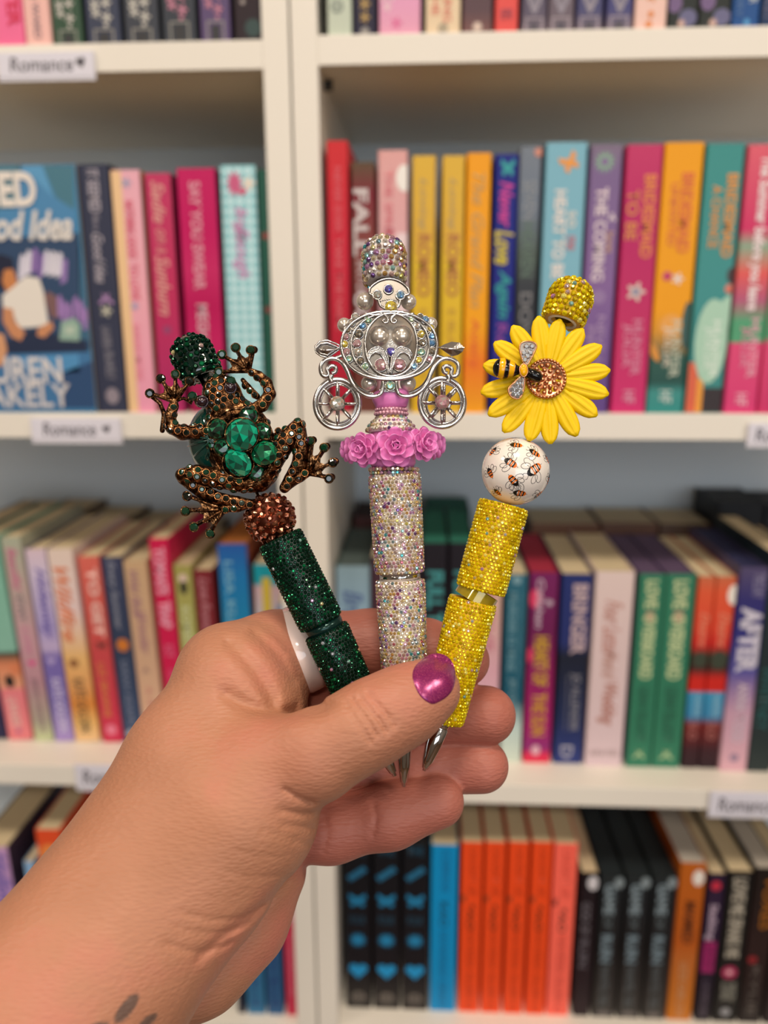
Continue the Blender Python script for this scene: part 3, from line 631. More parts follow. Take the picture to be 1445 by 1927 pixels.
# ---------------------------------------------------------------- third shelf, right case
def R3(uL, uR, top, c, label, marks=(), **k):
    k.setdefault('Y', 0.033); Yp = k.pop('Y')
    return book(-0.3815, Yp, uL, uR, top+8, top, c, label, marks, **k)
R3(632, 696, 1065, [(0, '#8aa4b0'), (0.3, '#8fb0c8'), (1, '#8ba6c4')], 'powder-blue paperback with navy sketch behind the green pen', [('t', 'Bree', '#59709c', 0.12, 0.3, 0.5, 0.6, 0.3, 0.02), ('v', '#59709c', 0.36, 0.5, 0.25, 1.4)], pages=mat('pages_dull_teal', '#4c5a58', 0.9), side='#32504c')  # page block in one even dull teal
R3(698, 742, 1048, '#4a2f3a', 'dark plum paperback behind the pearl-white pen')
R3(744, 792, 1040, '#3a2a34', 'brown-black paperback behind the pearl-white pen')
for a, b_, s in ((795, 843, 'beside the pearl-white pen'), (846, 892, 'behind the yellow pen')):
    R3(a, b_, 1022, '#1c1820', 'black paperback with turquoise capitals, '+s, [('t', 'FULL TILT', '#3f8f92', 0.12, 0.46, 0.52, 0.66, 0, 0.04), ('t', 'EMMA SCOTT', '#3a7f86', 0.5, 0.9, 0.5, 0.4)], Y=0.034, side='#17131a', pages=mat('pages_green_edge', '#1b6a58', 0.8), group='black paperbacks with turquoise capitals')
R3(896, 946, 1082, [(0, '#cfae96'), (0.5, '#dba8b6'), (1, '#e7c6d0')], 'pink-and-white paperback behind the curled fingers', [('t', 'LOVE', '#c87a8c', 0.1, 0.4, 0.5, 0.5)], Y=0.036)
R3(953, 994, 1081, [(0, '#2c6478'), (0.66, '#1d566c'), (0.8, '#bcd0cc'), (1, '#c9d4c6')], 'deep teal paperback next to the fingertips', [('d', '#7aa0ac', 0.03, 0.5, 0.2), ('t', 'MURDER IS MINE', '#6c98a6', 0.09, 0.5, 0.36, 0.34, 0, 0.02), ('t', 'A COSY MYSTERY TALE', '#4f8292', 0.1, 0.52, 0.74, 0.14), ('t', 'JO COX', '#86acb6', 0.54, 0.72, 0.45, 0.34)], Y=0.036)
R3(998, 1053, 1078, [(0, '#74205c'), (0.3, '#6a1c50'), (0.5, '#8a1f5a'), (0.8, '#a02068'), (0.92, '#8a2a70'), (0.96, '#d92c50'), (1, '#d92c50')], 'plum-magenta paperback with gold capitals', [('t', 'Callahan', '#c8b0c2', 0.03, 0.28, 0.38, 0.26, 0.2, 0.02), ('s', '#b9a2b4', 0.15, 0.7, 0.16), ('d', '#d83a64', 0.13, 0.2, 0.22, 1.6), ('d', '#d83a64', 0.42, 0.1, 0.1, 3), ('t', 'HEART OF', '#c9a02c', 0.32, 0.58, 0.5, 0.52, 0, 0.03), ('t', 'THE SUN', '#c8942c', 0.62, 0.85, 0.5, 0.52, 0, 0.03), ('d', '#d8a8b8', 0.93, 0.45, 0.16, 1.3)], Y=0.036, side='#7d1430', pages=mat('pages_red_edge', '#9c1c38', 0.8))
R3(1058, 1117, 1080, [(0, '#24306c'), (0.35, '#26306a'), (0.42, '#1c2030'), (0.5, '#1d2338'), (0.75, '#1e2a50'), (1, '#2b3878')], 'navy paperback with rounded pale capitals', [('t', 'BRINGER', '#b9a2a8', 0.05, 0.41, 0.62, 0.5, 0, 0.04), ('t', 'JO ALLENDER', '#8b8a94', 0.51, 0.82, 0.6, 0.36, 0, 0.01), ('r', '#7c7b88', 0.52, 0.82, 0.34, 0.36), ('t', 'D', '#a9a8b8', 0.9, 0.97, 0.45, 0.4)], Y=0.036)
R3(1122, 1196, 1076, [(0, '#ddc8c4'), (0.3, '#d9c2c2'), (1, '#d6bfc6')], 'white-pink paperback with copper script', [('t', 'Four Letter', '#b8705c', 0.14, 0.42, 0.5, 0.46, 0.45, 0.0), ('t', 'Word of', '#b98270', 0.4, 0.54, 0.5, 0.4, 0.45), ('t', 'Wedding', '#b06a54', 0.56, 0.78, 0.5, 0.5, 0.45), ('w', 'ANNA FERR', '#b8a2a4', 0.91, 0.945, 0.1, 0.9)], depth=0.125)
for a, b_, s in ((1204, 1254, 'beside the white-pink one'), (1255, 1312, 'beside the orange pair')):
    R3(a, b_, 1080, '#33795e', 'green twin paperback with cream capitals, '+s, [('t', 'LOVE', '#c3cf9e', 0.03, 0.17, 0.5, 0.5, 0, 0.04), ('d', '#b8907a', 0.21, 0.5, 0.2), ('t', 'OVERBOARD', '#bccd9c', 0.20, 0.53, 0.5, 0.5, 0, 0.04), ('t', 'LEAH ELLIOT', '#265c48', 0.57, 0.86, 0.5, 0.4, 0, 0.02), ('v', '#9cb98c', 0.93, 0.5, 0.26, 0.8)], side='#4e3a60', pages=mat('pages_violet_edge', '#54415f', 0.8), group='green twin paperbacks')
for a, b_, s in ((1315, 1348, 'beside the green pair'), (1349, 1388, 'with the round sticker')):
    R3(a, b_, 1085, [(0, '#c46a48'), (0.08, '#dc5a38'), (0.26, '#dc4a34'), (0.34, '#cc2c28'), (0.4, '#3a3c30'), (0.47, '#4a2c28'), (0.52, '#cc2a22'), (0.585, '#cc2a22'), (0.59, '#3f94bc'), (0.72, '#3c84b0'), (0.76, '#7a2a28'), (0.9, '#3a1c24'), (1, '#2a1820')],
       'slim orange-red paperback, '+s, [('t', 'Desire', '#e28a6c', 0.18, 0.35, 0.55, 0.5, 0.3), ('d', '#3a4234', 0.42, 0.5, 0.4, 1.3), ('t', 'HARPER', '#8cc0d8', 0.6, 0.72, 0.6, 0.4), ('t', 'SLO', '#a86a64', 0.75, 0.84, 0.5, 0.5)] + ([('d', '#efe6dc', 0.09, 0.9, 0.3, 1.8)] if a > 1340 else []), group='slim orange-red paperbacks')
R3(1393, 1448, 1068, [(0, '#544a6c'), (0.15, '#34306e'), (0.3, '#2f2f78'), (0.5, '#5a559c'), (0.7, '#c49ab0'), (1, '#d8a8b4')], 'indigo-to-pink paperback with bold white capitals', [('t', 'THE DAY', '#8f88a8', 0.03, 0.14, 0.7, 0.4), ('t', 'AFTER', '#cdc8d8', 0.185, 0.5, 0.56, 0.74, 0, 0.05), ('t', 'ANNA TODD', '#cdb8c8', 0.55, 0.85, 0.55, 0.44, 0, 0.03), ('d', '#8f7a94', 0.93, 0.5, 0.16)], Y=0.03, pages=mat('pages_navy_edge', '#20224c', 0.8))
R3(1451, 1500, 1040, [(0, '#1c2a32'), (1, '#2a3434')], 'black-green paperback at the frame edge of the third shelf', [('t', 'WHITNEY', '#27595a', 0.5, 0.8, 0.4, 0.5)], Y=0.03)
R3(1502, 1550, 1062, '#5c3a40', 'brown paperback past the frame edge of the third shelf')
# dark hardback lying on the row, near the frame edge
def flat_book(loc, sx, sy, sz, rz, cover, label, pages=None):
    root = empty('book', loc); root.rotation_euler.z = rz; tag(root, label, 'book')
    q = MB(); q.box(-sx/2, sx/2, -sy/2, sy/2, 0, 0.0025); q.box(-sx/2, sx/2, -sy/2, sy/2, sz-0.0025, sz); q.box(-sx/2, -sx/2+0.0025, -sy/2, sy/2, 0.0025, sz-0.0025)
    q.build('cover', cover, root)
    q = MB(); q.box(-sx/2+0.003, sx/2-0.004, -sy/2+0.004, sy/2-0.004, 0.0026, sz-0.0026); q.build('page_block', pages or m_page, root)
    return root
# back row of taller books, seen over the third-shelf books; brown blocks paint shade
def B3(u0, u1, top, c, label, Y=0.178, right=True, **k):
    zs = -0.3815 if right else -0.3735
    return book(zs, Y, u0, u1, top+4, top, c, label, (), depth=0.07, **k)
B3(1352, 1440, 944, '#1d1f24', 'tall black hardback in the back row, near the frame edge', pages=mat('pages_dark', '#34373c', 0.8))
B3(1442, 1520, 950, '#22242a', 'tall charcoal hardback in the back row at the frame edge', pages=mat('pages_dark', '#34373c', 0.8))
B3(800, 885, 962, '#134c41', 'tall emerald hardback in the back row between two pens', Y=0.168, pages=mat('pages_green_edge', '#1b6a58', 0.8))
B3(665, 735, 972, '#4a2c2c', 'brown hardback in the back row beside the white upright', Y=0.168, pages=mat('pages_umber', '#3c2a28', 0.9))
B3(1000, 1130, 985, '#6a4a3a', 'tan-brown block for the painted shadow behind the plum paperback')  # brown blocks stand in for the front books' shadow on the back panel
B3(1132, 1240, 984, '#62463a', 'russet block for the painted shadow behind the green pair')
B3(1242, 1340, 986, '#58463e', 'umber block for the painted shadow behind the orange pair')

# ---------------------------------------------------------------- third shelf, left case
def L3(uL, uR, top, c, label, marks=(), lean=-0.042, **k):
    k.setdefault('Y', 0.040); Yp = k.pop('Y')
    return book(-0.3735, Yp, uL, uR, top+6, top, c, label, marks, lean=lean, **k)
L3(-108, -58, 1010, '#2c2a4a', 'dark violet paperback at the frame edge of the leaning row', lean=-0.06)
L3(-54, -6, 1010, [(0, '#7fb9a4'), (0.55, '#86b8a8'), (0.56, '#25443e'), (0.62, '#d98864'), (0.72, '#e0a080'), (0.75, '#e27f88'), (1, '#e27f84')], 'mint-and-coral paperback with portrait, leaning at the frame edge', [('t', 'LOVE BITE', '#e8c6c0', 0.78, 0.93, 0.45, 0.4, 0, 0.02), ('s', '#b06a90', 0.955, 0.5, 0.14), ('d', '#d9825c', 0.64, 0.8, 0.2, 1.5), ('d', '#1f1c1e', 0.7, 0.5, 0.2, 1.4)], lean=-0.055)
L3(0, 38, 1012, [(0, '#a9b09c'), (0.2, '#b8a8a0'), (0.5, '#c49aa4'), (0.7, '#b88c98'), (0.9, '#a8a090'), (1, '#c2cc9c')], 'sage-and-mauve leaning paperback with pink heart', [('t', 'Beautiful', '#cc6a94', 0.05, 0.25, 0.5, 0.5, 0.3), ('t', 'STAY', '#77737a', 0.27, 0.4, 0.5, 0.4), ('t', 'Love', '#cc88a4', 0.42, 0.56, 0.6, 0.5, 0.3), ('h', '#d8408c', 0.605, 0.55, 0.22, 0.8), ('t', 'JENNY HOLIDAY', '#8a7078', 0.68, 0.96, 0.5, 0.36)], lean=-0.052)
L3(46, 85, 1034, [(0, '#d9c2d0'), (0.12, '#cfc2dc'), (0.4, '#a89cd0'), (0.5, '#c0aed4'), (0.55, '#7a6cb4'), (0.8, '#7468b0'), (1, '#a890cc')], 'white-to-lavender leaning paperback with violet script', [('t', 'Hideaway', '#6f62b0', 0.09, 0.46, 0.55, 0.62, 0.45, 0.02), ('h', '#b8a8d8', 0.57, 0.45, 0.2), ('t', 'KATE GOLDEN', '#cfc4e8', 0.66, 0.95, 0.55, 0.5, 0, 0.03)], lean=-0.048, side='#352f66')
L3(87, 136, 1034, [(0, '#e2cfc4'), (0.3, '#e2cccc'), (0.55, '#e6b878'), (0.7, '#e2a468'), (0.8, '#d98a40'), (0.9, '#e8b870'), (1, '#e8c090')], 'cream-to-orange leaning paperback with orange script', [('t', 'Wildfire', '#dd7f56', 0.09, 0.47, 0.45, 0.6, 0.45, 0.02), ('d', '#9a6a44', 0.58, 0.42, 0.2), ('t', 'KATE GOLDEN', '#4f4434', 0.66, 0.95, 0.5, 0.46, 0, 0.01)], lean=-0.046)
L3(145, 186, 1048, [(0, '#d96c60'), (0.4, '#cc5450'), (0.5, '#c84c50'), (1, '#c82c50')], 'coral leaning paperback with rounded white letters', [('t', 'TO GET', '#e8b8b0', 0.06, 0.42, 0.6, 0.5, 0, 0.05), ('x', '#5a3430', 0.465, 0.6, 0.26, 0.8), ('t', 'LIZ BRAINE', '#d98a4c', 0.56, 0.86, 0.45, 0.32, 0, 0.01), ('d', '#e07a94', 0.93, 0.5, 0.26, 1.1)], lean=-0.042)
L3(189, 229, 1049, [(0, '#3c4260'), (0.45, '#34405a'), (1, '#3a4c6c')], 'slate-navy leaning paperback with orange moon', [('t', 'Every Summer', '#8f93a4', 0.02, 0.38, 0.45, 0.42, 0.3, 0.02), ('d', '#cc7830', 0.46, 0.55, 0.3, 1.1), ('t', 'SARAH ADAMS', '#7c86a0', 0.54, 0.9, 0.5, 0.3), ('d', '#a9aab8', 0.95, 0.4, 0.24)], lean=-0.04)
L3(231, 276, 1056, [(0, '#c8a884'), (0.4, '#c8a488'), (1, '#d9b094')], 'tan leaning paperback with mauve script', [('t', 'Wild Blue', '#9d7284', 0.05, 0.3, 0.4, 0.4, 0.45), ('t', 'Wonder', '#a47484', 0.27, 0.5, 0.55, 0.4, 0.45), ('v', '#9a7a74', 0.585, 0.45, 0.16), ('t', 'A. DAVIS', '#c8847c', 0.68, 0.9, 0.5, 0.3)], lean=-0.036, pages=m_page)
L3(279, 316, 1014, '#cc1f50', 'hot-pink leaning paperback with pale block capitals', [('t', "TOMAS'S", '#e89ab4', 0.04, 0.26, 0.5, 0.62, 0, 0.05), ('t', 'TRAP', '#e89ab4', 0.29, 0.42, 0.5, 0.62, 0, 0.05), ('t', 'KIT', '#dd6a90', 0.5, 0.56, 0.5, 0.5), ('t', 'PEARSON', '#dd5a84', 0.62, 0.8, 0.5, 0.4)], lean=-0.03, Y=0.038)
L3(325, 360, 1064, [(0, '#a09a58'), (0.4, '#a8a860'), (1, '#b0b06c')], 'olive-green leaning paperback with cameo figure', [('d', '#d8c0b4', 0.07, 0.5, 0.24), ('d', '#3c3a2c', 0.12, 0.5, 0.22, 1.7), ('t', 'KOMEDIA', '#c6cc9c', 0.22, 0.5, 0.5, 0.5, 0, 0.03)], lean=-0.026)
L3(363, 399, 1073, '#7a2830', 'oxblood leaning paperback with pink script', [('t', 'Love from', '#b87a84', 0.04, 0.3, 0.55, 0.55, 0.35, 0.02), ('t', 'London', '#b87a84', 0.3, 0.55, 0.55, 0.5, 0.35, 0.02)], lean=-0.024)
L3(408, 464, 1024, [(0, '#2a5cac'), (0.15, '#1f78b8'), (0.5, '#2088b0'), (1, '#2080b0')], 'bright blue paperback behind the copper bead', [('t', 'LISA KLEYPAS', '#7ab4d0', 0.08, 0.6, 0.35, 0.3, 0, 0.02)], lean=-0.015, side='#8a3a20', pages=mat('pages_orange_edge', '#a86424', 0.8))
L3(476, 540, 1062, [(0, '#1a9aac'), (0.1, '#1c98a8'), (0.12, '#c8a8b0'), (0.3, '#b8b8c0'), (1, '#c0c0c4')], 'turquoise-topped pastel paperback behind the green pen', [('r', '#d0b840', 0.07, 0.42, 0.25, 0.5), ('d', '#7f8fb0', 0.3, 0.8, 0.2, 3), ('d', '#cbb93c', 0.2, 0.9, 0.12, 3)], lean=0, side='#5a3a50')
for a, b_, t_, c, lab in [(-90, -20, 976, '#22444c', 'tall dark teal book in the back row of the leaning books'), (-15, 70, 950, '#6e5f4c', 'tan book in the back row of the leaning books'), (75, 150, 948, '#7c6a58', 'drab book in the back row above the lavender one'), (152, 240, 962, '#57483c', 'brown book in the back row above the coral one'), (242, 330, 972, '#4a3f38', 'umber book in the back row above the tan one'), (332, 400, 985, '#5a4640', 'russet book in the back row above the oxblood one')]:
    B3(a, b_, t_+18, c, lab, right=False, Y=0.172)

# ---------------------------------------------------------------- bottom visible shelf, right case
def R4(uL, uR, top, c, label, marks=(), **k):
    k.setdefault('Y', 0.0235); Yp = k.pop('Y')
    return book(-0.638, Yp, uL, uR, top+8, top, c, label, marks, **k)
for a, b_, s in ((646, 697, 'beside the white upright'), (701, 753, 'between its two twins'), (757, 808, 'beside the blue one')):
    R4(a, b_, 1590, [(0, '#101218'), (0.75, '#17141a'), (1, '#2c2826')], 'black paperback with stacked blue icons, '+s,
       [('w', 'THE', '#1d4a62', 0.01, 0.06, 0.2, 0.8), ('q', '#1f6a90', 0.17, 0.5, 0.4, 0.3, 0.65), ('x', '#1b80b0', 0.33, 0.5, 0.34, 0.95), ('w', 'FOUR', '#1d4358', 0.42, 0.47, 0.2, 0.8), ('s', '#1b7eae', 0.57, 0.5, 0.36, 0.95), ('h', '#1992cc', 0.76, 0.5, 0.36, 1.0), ('d', '#6a625c', 0.93, 0.5, 0.28, 0.9), ('w', 'NE', '#1f1c1c', 0.91, 0.95, 0.35, 0.65)], group='black icon paperbacks', pages=mat('pages_black', '#1a1c20', 0.6))
R4(812, 863, 1590, '#0a8cc8', 'azure paperback between the black and the orange-red series', [('t', 'ICEBREAK', '#0b6ea4', 0.03, 0.28, 0.55, 0.3), ('t', 'KAO', '#0a4668', 0.33, 0.48, 0.5, 0.3, 0, 0.02), ('t', 'SAVANNAH GRACE', '#0a6ca0', 0.5, 0.98, 0.5, 0.3)])
for i, (a, b_) in enumerate(((869, 910), (914, 953), (958, 997), (1002, 1041))):
    R4(a, b_, 1585, '#ee4d1f', 'orange-red series paperback, ' + ['beside the azure one', 'second from the azure one', 'third from the azure one', 'touching the salmon one'][i], [('t', 'CAUGHT UP', '#c23d16', 0.02, 0.3, 0.55, 0.4), ('t', '*AO', '#5a2410', 0.35, 0.5, 0.5, 0.34, 0, 0.02), ('t', 'NAVESSA ALLEN Q', '#b83812', 0.5, 0.98, 0.5, 0.36), ('x', '#a04020', 0.32, 0.1, 0.18, 1.6)], group='orange-red series')
R4(1044, 1089, 1588, '#fb6a58', 'salmon paperback at the end of the orange-red series', [('t', 'CAUGHT UP', '#d85444', 0.02, 0.3, 0.55, 0.4), ('t', '*AO', '#6a3028', 0.36, 0.5, 0.5, 0.34, 0, 0.02), ('t', 'NAVESSA ALLEN Q', '#c94c40', 0.52, 0.98, 0.5, 0.36), ('x', '#a04038', 0.33, 0.1, 0.18, 1.6)])
R4(1094, 1127, 1642, [(0, '#1a1218'), (1, '#2a1c22')], 'slim black paperback with white oval sticker', [('d', '#cfccd2', 0.07, 0.7, 0.32, 1.5), ('t', 'GOD OF', '#6f6a72', 0.2, 0.42, 0.4, 0.5), ('t', 'RUIN', '#66616a', 0.45, 0.65, 0.4, 0.5)])
for a, b_, s in ((1131, 1176, 'beside the slim stickered one'), (1180, 1226, 'between its look-alikes'), (1230, 1276, 'beside the burnt-orange one')):
    R4(a, b_, 1650, [(0, '#242a2c'), (0.1, '#1c2024'), (0.5, '#1c1a1c'), (1, '#3a3634')], 'glossy black paperback with silver capitals, '+s,
       [('d', '#7f8c92', 0.04, 0.78, 0.2, 1.4), ('t', 'GAME', '#7b8b94', 0.05, 0.26, 0.42, 0.46, 0, 0.05), ('t', 'OF', '#5c676c', 0.27, 0.36, 0.42, 0.34), ('t', 'RUIN', '#6f818c', 0.4, 0.6, 0.42, 0.48, 0, 0.05), ('t', 'SHANTEL TESS', '#5f666a', 0.62, 0.92, 0.45, 0.34), ('d', '#6a6462', 0.97, 0.5, 0.3, 0.5)], depth=0.15, group='glossy black trio', pages=mat('pages_smoke_edge', '#1c2428', 0.5))
R4(1281, 1331, 1624, [(0, '#b8601c'), (0.5, '#b4581c'), (0.6, '#b8662c'), (1, '#c07018')], 'burnt-orange paperback with white oval sticker', [('d', '#e9e2da', 0.09, 0.72, 0.22, 1.6), ('t', 'MAIMED', '#5c2c14', 0.23, 0.5, 0.52, 0.42, 0.15, 0.03), ('t', 'LIZZIE GABE LOVE', '#c89468', 0.62, 0.98, 0.5, 0.3)], pages=m_page2)
R4(1335, 1367, 1644, [(0, '#2c1c34'), (0.3, '#30203c'), (0.6, '#241a2c'), (1, '#1c161e')], 'aubergine paperback with pink block', [('d', '#c42c44', 0.08, 0.45, 0.3, 1.1), ('t', 'Stalking', '#b8a4b8', 0.2, 0.44, 0.4, 0.6, 0, 0.03), ('r', '#9a2064', 0.45, 0.66, 0.08, 0.85), ('t', 'JACK', '#5c1840', 0.47, 0.64, 0.45, 0.5), ('t', 'LAUREN BIEL', '#5c5060', 0.72, 0.98, 0.5, 0.36)])
R4(1371, 1419, 1640, '#1c1a1a', 'black paperback with chunky cream capitals', [('t', 'LOVE ME', '#a9a294', 0.04, 0.28, 0.5, 0.56, 0, 0.05), ('t', 'SPANK ME', '#a9a294', 0.3, 0.56, 0.5, 0.56, 0, 0.05), ('d', '#a82c58', 0.66, 0.48, 0.32), ('d', '#d8b0b8', 0.66, 0.48, 0.12), ('t', 'LUNA', '#98968c', 0.73, 0.85, 0.38, 0.3), ('t', 'MASON', '#98968c', 0.73, 0.85, 0.68, 0.3), ('d', '#8f8f94', 0.93, 0.5, 0.2)])
R4(1423, 1468, 1634, [(0, '#1c1614'), (0.5, '#2c1c1c'), (1, '#1f1818')], 'black-brown paperback with bronze letters at the frame edge', [('t', 'VOXES', '#a4641c', 0.05, 0.38, 0.66, 0.5), ('d', '#8a2028', 0.58, 0.3, 0.2), ('t', 'KYLIE', '#5c5450', 0.62, 0.95, 0.5, 0.3)], pages=m_page2)
R4(1471, 1512, 1650, '#231a1c', 'dark maroon paperback past the frame edge of the lowest shelf', [('t', 'ROSES', '#8a2028', 0.3, 0.6, 0.5, 0.5)])
# ---------------------------------------------------------------- bottom visible shelf, left case
def L4(uL, uR, top, c, label, marks=(), **k):
    k.setdefault('Y', 0.018); Yp = k.pop('Y')
    return book(-0.638, Yp, uL, uR, top+8, top, c, label, marks, **k)
L4(-52, 14, 1596, [(0, '#c49ac8'), (0.5, '#b890cc'), (1, '#a880c4')], 'lilac paperback with violet lettering below the leaning row', [('t', 'Hollow', '#6c62b4', 0.03, 0.4, 0.75, 0.4, 0.3, 0.02), ('t', 'BOYS', '#6c62b4', 0.2, 0.6, 0.3, 0.4)], side='#3c2c3c', lean=-0.03)
L4(45, 63, 1622, '#8cb4dc', 'pale blue paperback between lilac and orange ones', lean=-0.03)
L4(66, 112, 1562, [(0, '#e2502c'), (0.08, '#e0542c'), (0.2, '#e08040'), (1, '#d85c34')], 'orange paperback half hidden by the forearm', [('d', '#ec8c48', 0.13, 0.5, 0.36, 1.2)], lean=-0.03)
L4(120, 172, 1590, '#7d8f74', 'grey-green paperback hidden behind the forearm', lean=-0.02)
L4(436, 450, 1680, '#1e2438', 'slim midnight paperback beside the wrist', Y=0.012)
L4(453, 488, 1660, [(0, '#3a6c98'), (1, '#34749c')], 'steel-blue paperback beside the wrist', [('t', 'OCEAN BLUE', '#2a5488', 0.3, 0.95, 0.5, 0.5)], Y=0.012)
L4(492, 524, 1650, [(0, '#345a84'), (1, '#2c5c88')], 'denim-blue paperback beside the crimson one', [('t', 'OCEAN BLUE', '#27457a', 0.3, 0.95, 0.5, 0.5)], Y=0.012)
L4(526, 551, 1560, [(0, '#e0809c'), (0.45, '#dc7c94'), (0.5, '#cc3450'), (0.7, '#cc3c5c'), (1, '#c42c4c')], 'crimson-and-pink paperback beside the white upright', [('t', 'hopelessly', '#e0788c', 0.55, 0.9, 0.5, 0.4)], Y=0.012)

# ---------------------------------------------------------------- hand-lettered shelf labels
m_acryl = mat('acrylic', '#ffffff', 0.08, 0.0, Transmission_Weight=0.0, Coat_Weight=1.0)
m_acryl.node_tree.nodes['Principled BSDF'].inputs['Base Color'].default_value = lin('#dddbe4')
def shelf_label(u0, u1, v0, v1, label, text, tx, heart=None, Y=-0.001, tilt=0.0):
    a = onplane(u0, v1, Y); b_ = onplane(u1, v0, Y); W = b_.x-a.x; H = b_.z-a.z
    root = empty('shelf_label', (a.x, Y, a.z)); root.rotation_euler = (0, tilt, 0); tag(root, label, 'label')
    q = MB(); q.box(0, W, -0.0018, 0.0, 0, H, bev=0.0004); q.build('card_holder', m_acryl, root)
    q = MB(); q.box(0.001, W-0.001, -0.00215, -0.0018, H*0.14, H-0.0006); q.build('paper_card', mat('label_paper', '#dcdae6', 0.6), root)
    x0, x1, z0, z1 = tx; put_text(root, text, '#5a5660', (x0*W, x1*W, z0*H, z1*H), down=False, shear=0.1, y=-0.0023, bold=0.012)
    if heart: put_mark(root, 'h', '#4a464e', heart[0]*W, heart[1]*H, heart[2]*H*0.9, heart[2]*H, 0.2, y=-0.0023)
    return root
shelf_label(1, 178, 97, 156, 'acrylic-held "Romance" heart label under the candy-pink paperback', 'Romance', (0.13, 0.78, 0.32, 0.82), (0.86, 0.62, 0.2))
shelf_label(63, 228, 786, 834, 'lavender-white "Romance" heart label below the navy spine', 'Romance', (0.14, 0.72, 0.3, 0.82), (0.84, 0.58, 0.17), Y=-0.0012)
shelf_label(146, 290, 1440, 1486, 'lavender-white label half hidden by the forearm', 'Romance', (0.1, 0.8, 0.28, 0.8), Y=-0.0012)
shelf_label(1402, 1560, 796, 842, 'small white label under the strawberry-pink paperback', 'Romance', (0.1, 0.8, 0.25, 0.8), Y=-0.0012)
shelf_label(1330, 1510, 1492, 1536, 'white "Romance" label on the third shelf edge', 'Romance', (0.1, 0.7, 0.25, 0.8), (0.82, 0.55, 0.18), Y=-0.0012)
# ================================================================== the three beaded pens
PP = 0.235/F                       # metres per pixel at the pens
class Frame:
    """local frame of a pen: x right, y up, z towards the photographer, in units of one photo pixel at the pens"""
    def __init__(s, name, label, u0, v0, depth=0.235):
        s.u0, s.v0 = u0, v0; s.k = depth/F; s.D = F
        s.root = empty(name); s.root.matrix_world = Matrix.Translation(at(u0, v0, depth)) @ CAMROT.to_4x4()
        tag(s.root, label, 'pen', 'beaded pens held in the hand')
    def __call__(s, u, v, h=0.0):
        q = 1-h/s.D
        return Vector(((u-CX)*q-(s.u0-CX), -((v-CY)*q-(s.v0-CY)), h))
    def build(s, q, name, mats, parent=None): return q.build(name, mats, parent or s.root, s.k)

m_chrome = mat('chrome', '#c9c6c4', 0.08, 1.0)
m_silver = mat('silver_cast', '#c8c4c1', 0.14, 1.0)
m_dark = mat('oxidised_silver', '#85807a', 0.25, 1.0); bump(m_silver, 2500, 0.15, 0.0002)
m_bronze = mat('antique_copper', '#a8693c', 0.3, 1.0)
n, l, b = nodes(m_bronze)
tc = n.new('ShaderNodeTexCoord'); no = n.new('ShaderNodeTexNoise'); no.inputs['Scale'].default_value = 700; no.inputs['Detail'].default_value = 5
r_ = ramp_node(n, [(0.36, '#160c07'), (0.5, '#4e321e'), (0.6, '#8a6240'), (0.74, '#dcb080')]); l.new(tc.outputs['Object'], no.inputs['Vector']); l.new(no.outputs['Fac'], r_.inputs['Fac'])
l.new(r_.outputs['Color'], b.inputs['Base Color'])
vo = n.new('ShaderNodeTexVoronoi'); vo.inputs['Scale'].default_value = 1800; bp = n.new('ShaderNodeBump'); bp.inputs['Strength'].default_value = 0.5; bp.inputs['Distance'].default_value = 0.0003
l.new(tc.outputs['Object'], vo.inputs['Vector']); l.new(vo.outputs['Distance'], bp.inputs['Height']); l.new(bp.outputs['Normal'], b.inputs['Normal'])
m_rosegold = mat('rose_gold', '#d89a70', 0.28, 1.0)
m_copperstud = island_mat('copper_studs', [(0, '#a0644c'), (0.3, '#b87c62'), (0.6, '#865040'), (0.85, '#d09a80')], 0.14)
m_gbase = mat('dark_green_clay', '#06261f', 0.45); m_gstone = island_mat('emerald_stones', [(0, '#032a1a'), (0.35, '#04402a'), (0.6, '#053220'), (0.85, '#0a5c38'), (0.96, '#138a54')], 0.08, 0.75)
m_cbase = mat('white_clay', '#ddd2cc', 0.5)
AB = [(0, '#e8dcb8'), (0.14, '#d0b888'), (0.26, '#f0dcb4'), (0.36, '#e0a8bc'), (0.45, '#c8b0a8'), (0.54, '#f4ece0'), (0.62, '#c898c8'), (0.68, '#8fa8ae'), (0.74, '#d9b06a'), (0.81, '#c8707e'), (0.86, '#c8b8b0'), (0.91, '#7d5a96'), (0.94, '#58b4bc'), (0.97, '#e2d878')]
m_cstone = island_mat('aurora_stones', AB, 0.08, 0.72)
m_ab = island_mat('aurora_accent_stones', [(0, '#e8c8c4'), (0.3, '#d0d8e4'), (0.5, '#d8a8d0'), (0.7, '#e8dca0'), (0.85, '#a0d0c8')], 0.08, 0.7)
m_ybase = mat('yellow_clay', '#d8a800', 0.45); m_ystone = island_mat('citrine_stones', [(0, '#e0c000'), (0.3, '#f4d800'), (0.55, '#c4a800'), (0.7, '#fae618'), (0.92, '#fff680')], 0.08, 0.5)
m_pearl = mat('pearl', '#e6dacb', 0.2, 0.65, Coat_Weight=0.7, Coat_Roughness=0.08, Sheen_Weight=0.2)
m_pink = mat('pink_resin', '#e884c6', 0.38, 0.0, Subsurface_Weight=0.15, Subsurface_Radius=(0.002, 0.001, 0.001), Subsurface_Scale=0.5)
m_pinkpearl = mat('pink_pearl', '#e0a8b8', 0.25, 0.2, Coat_Weight=0.5)

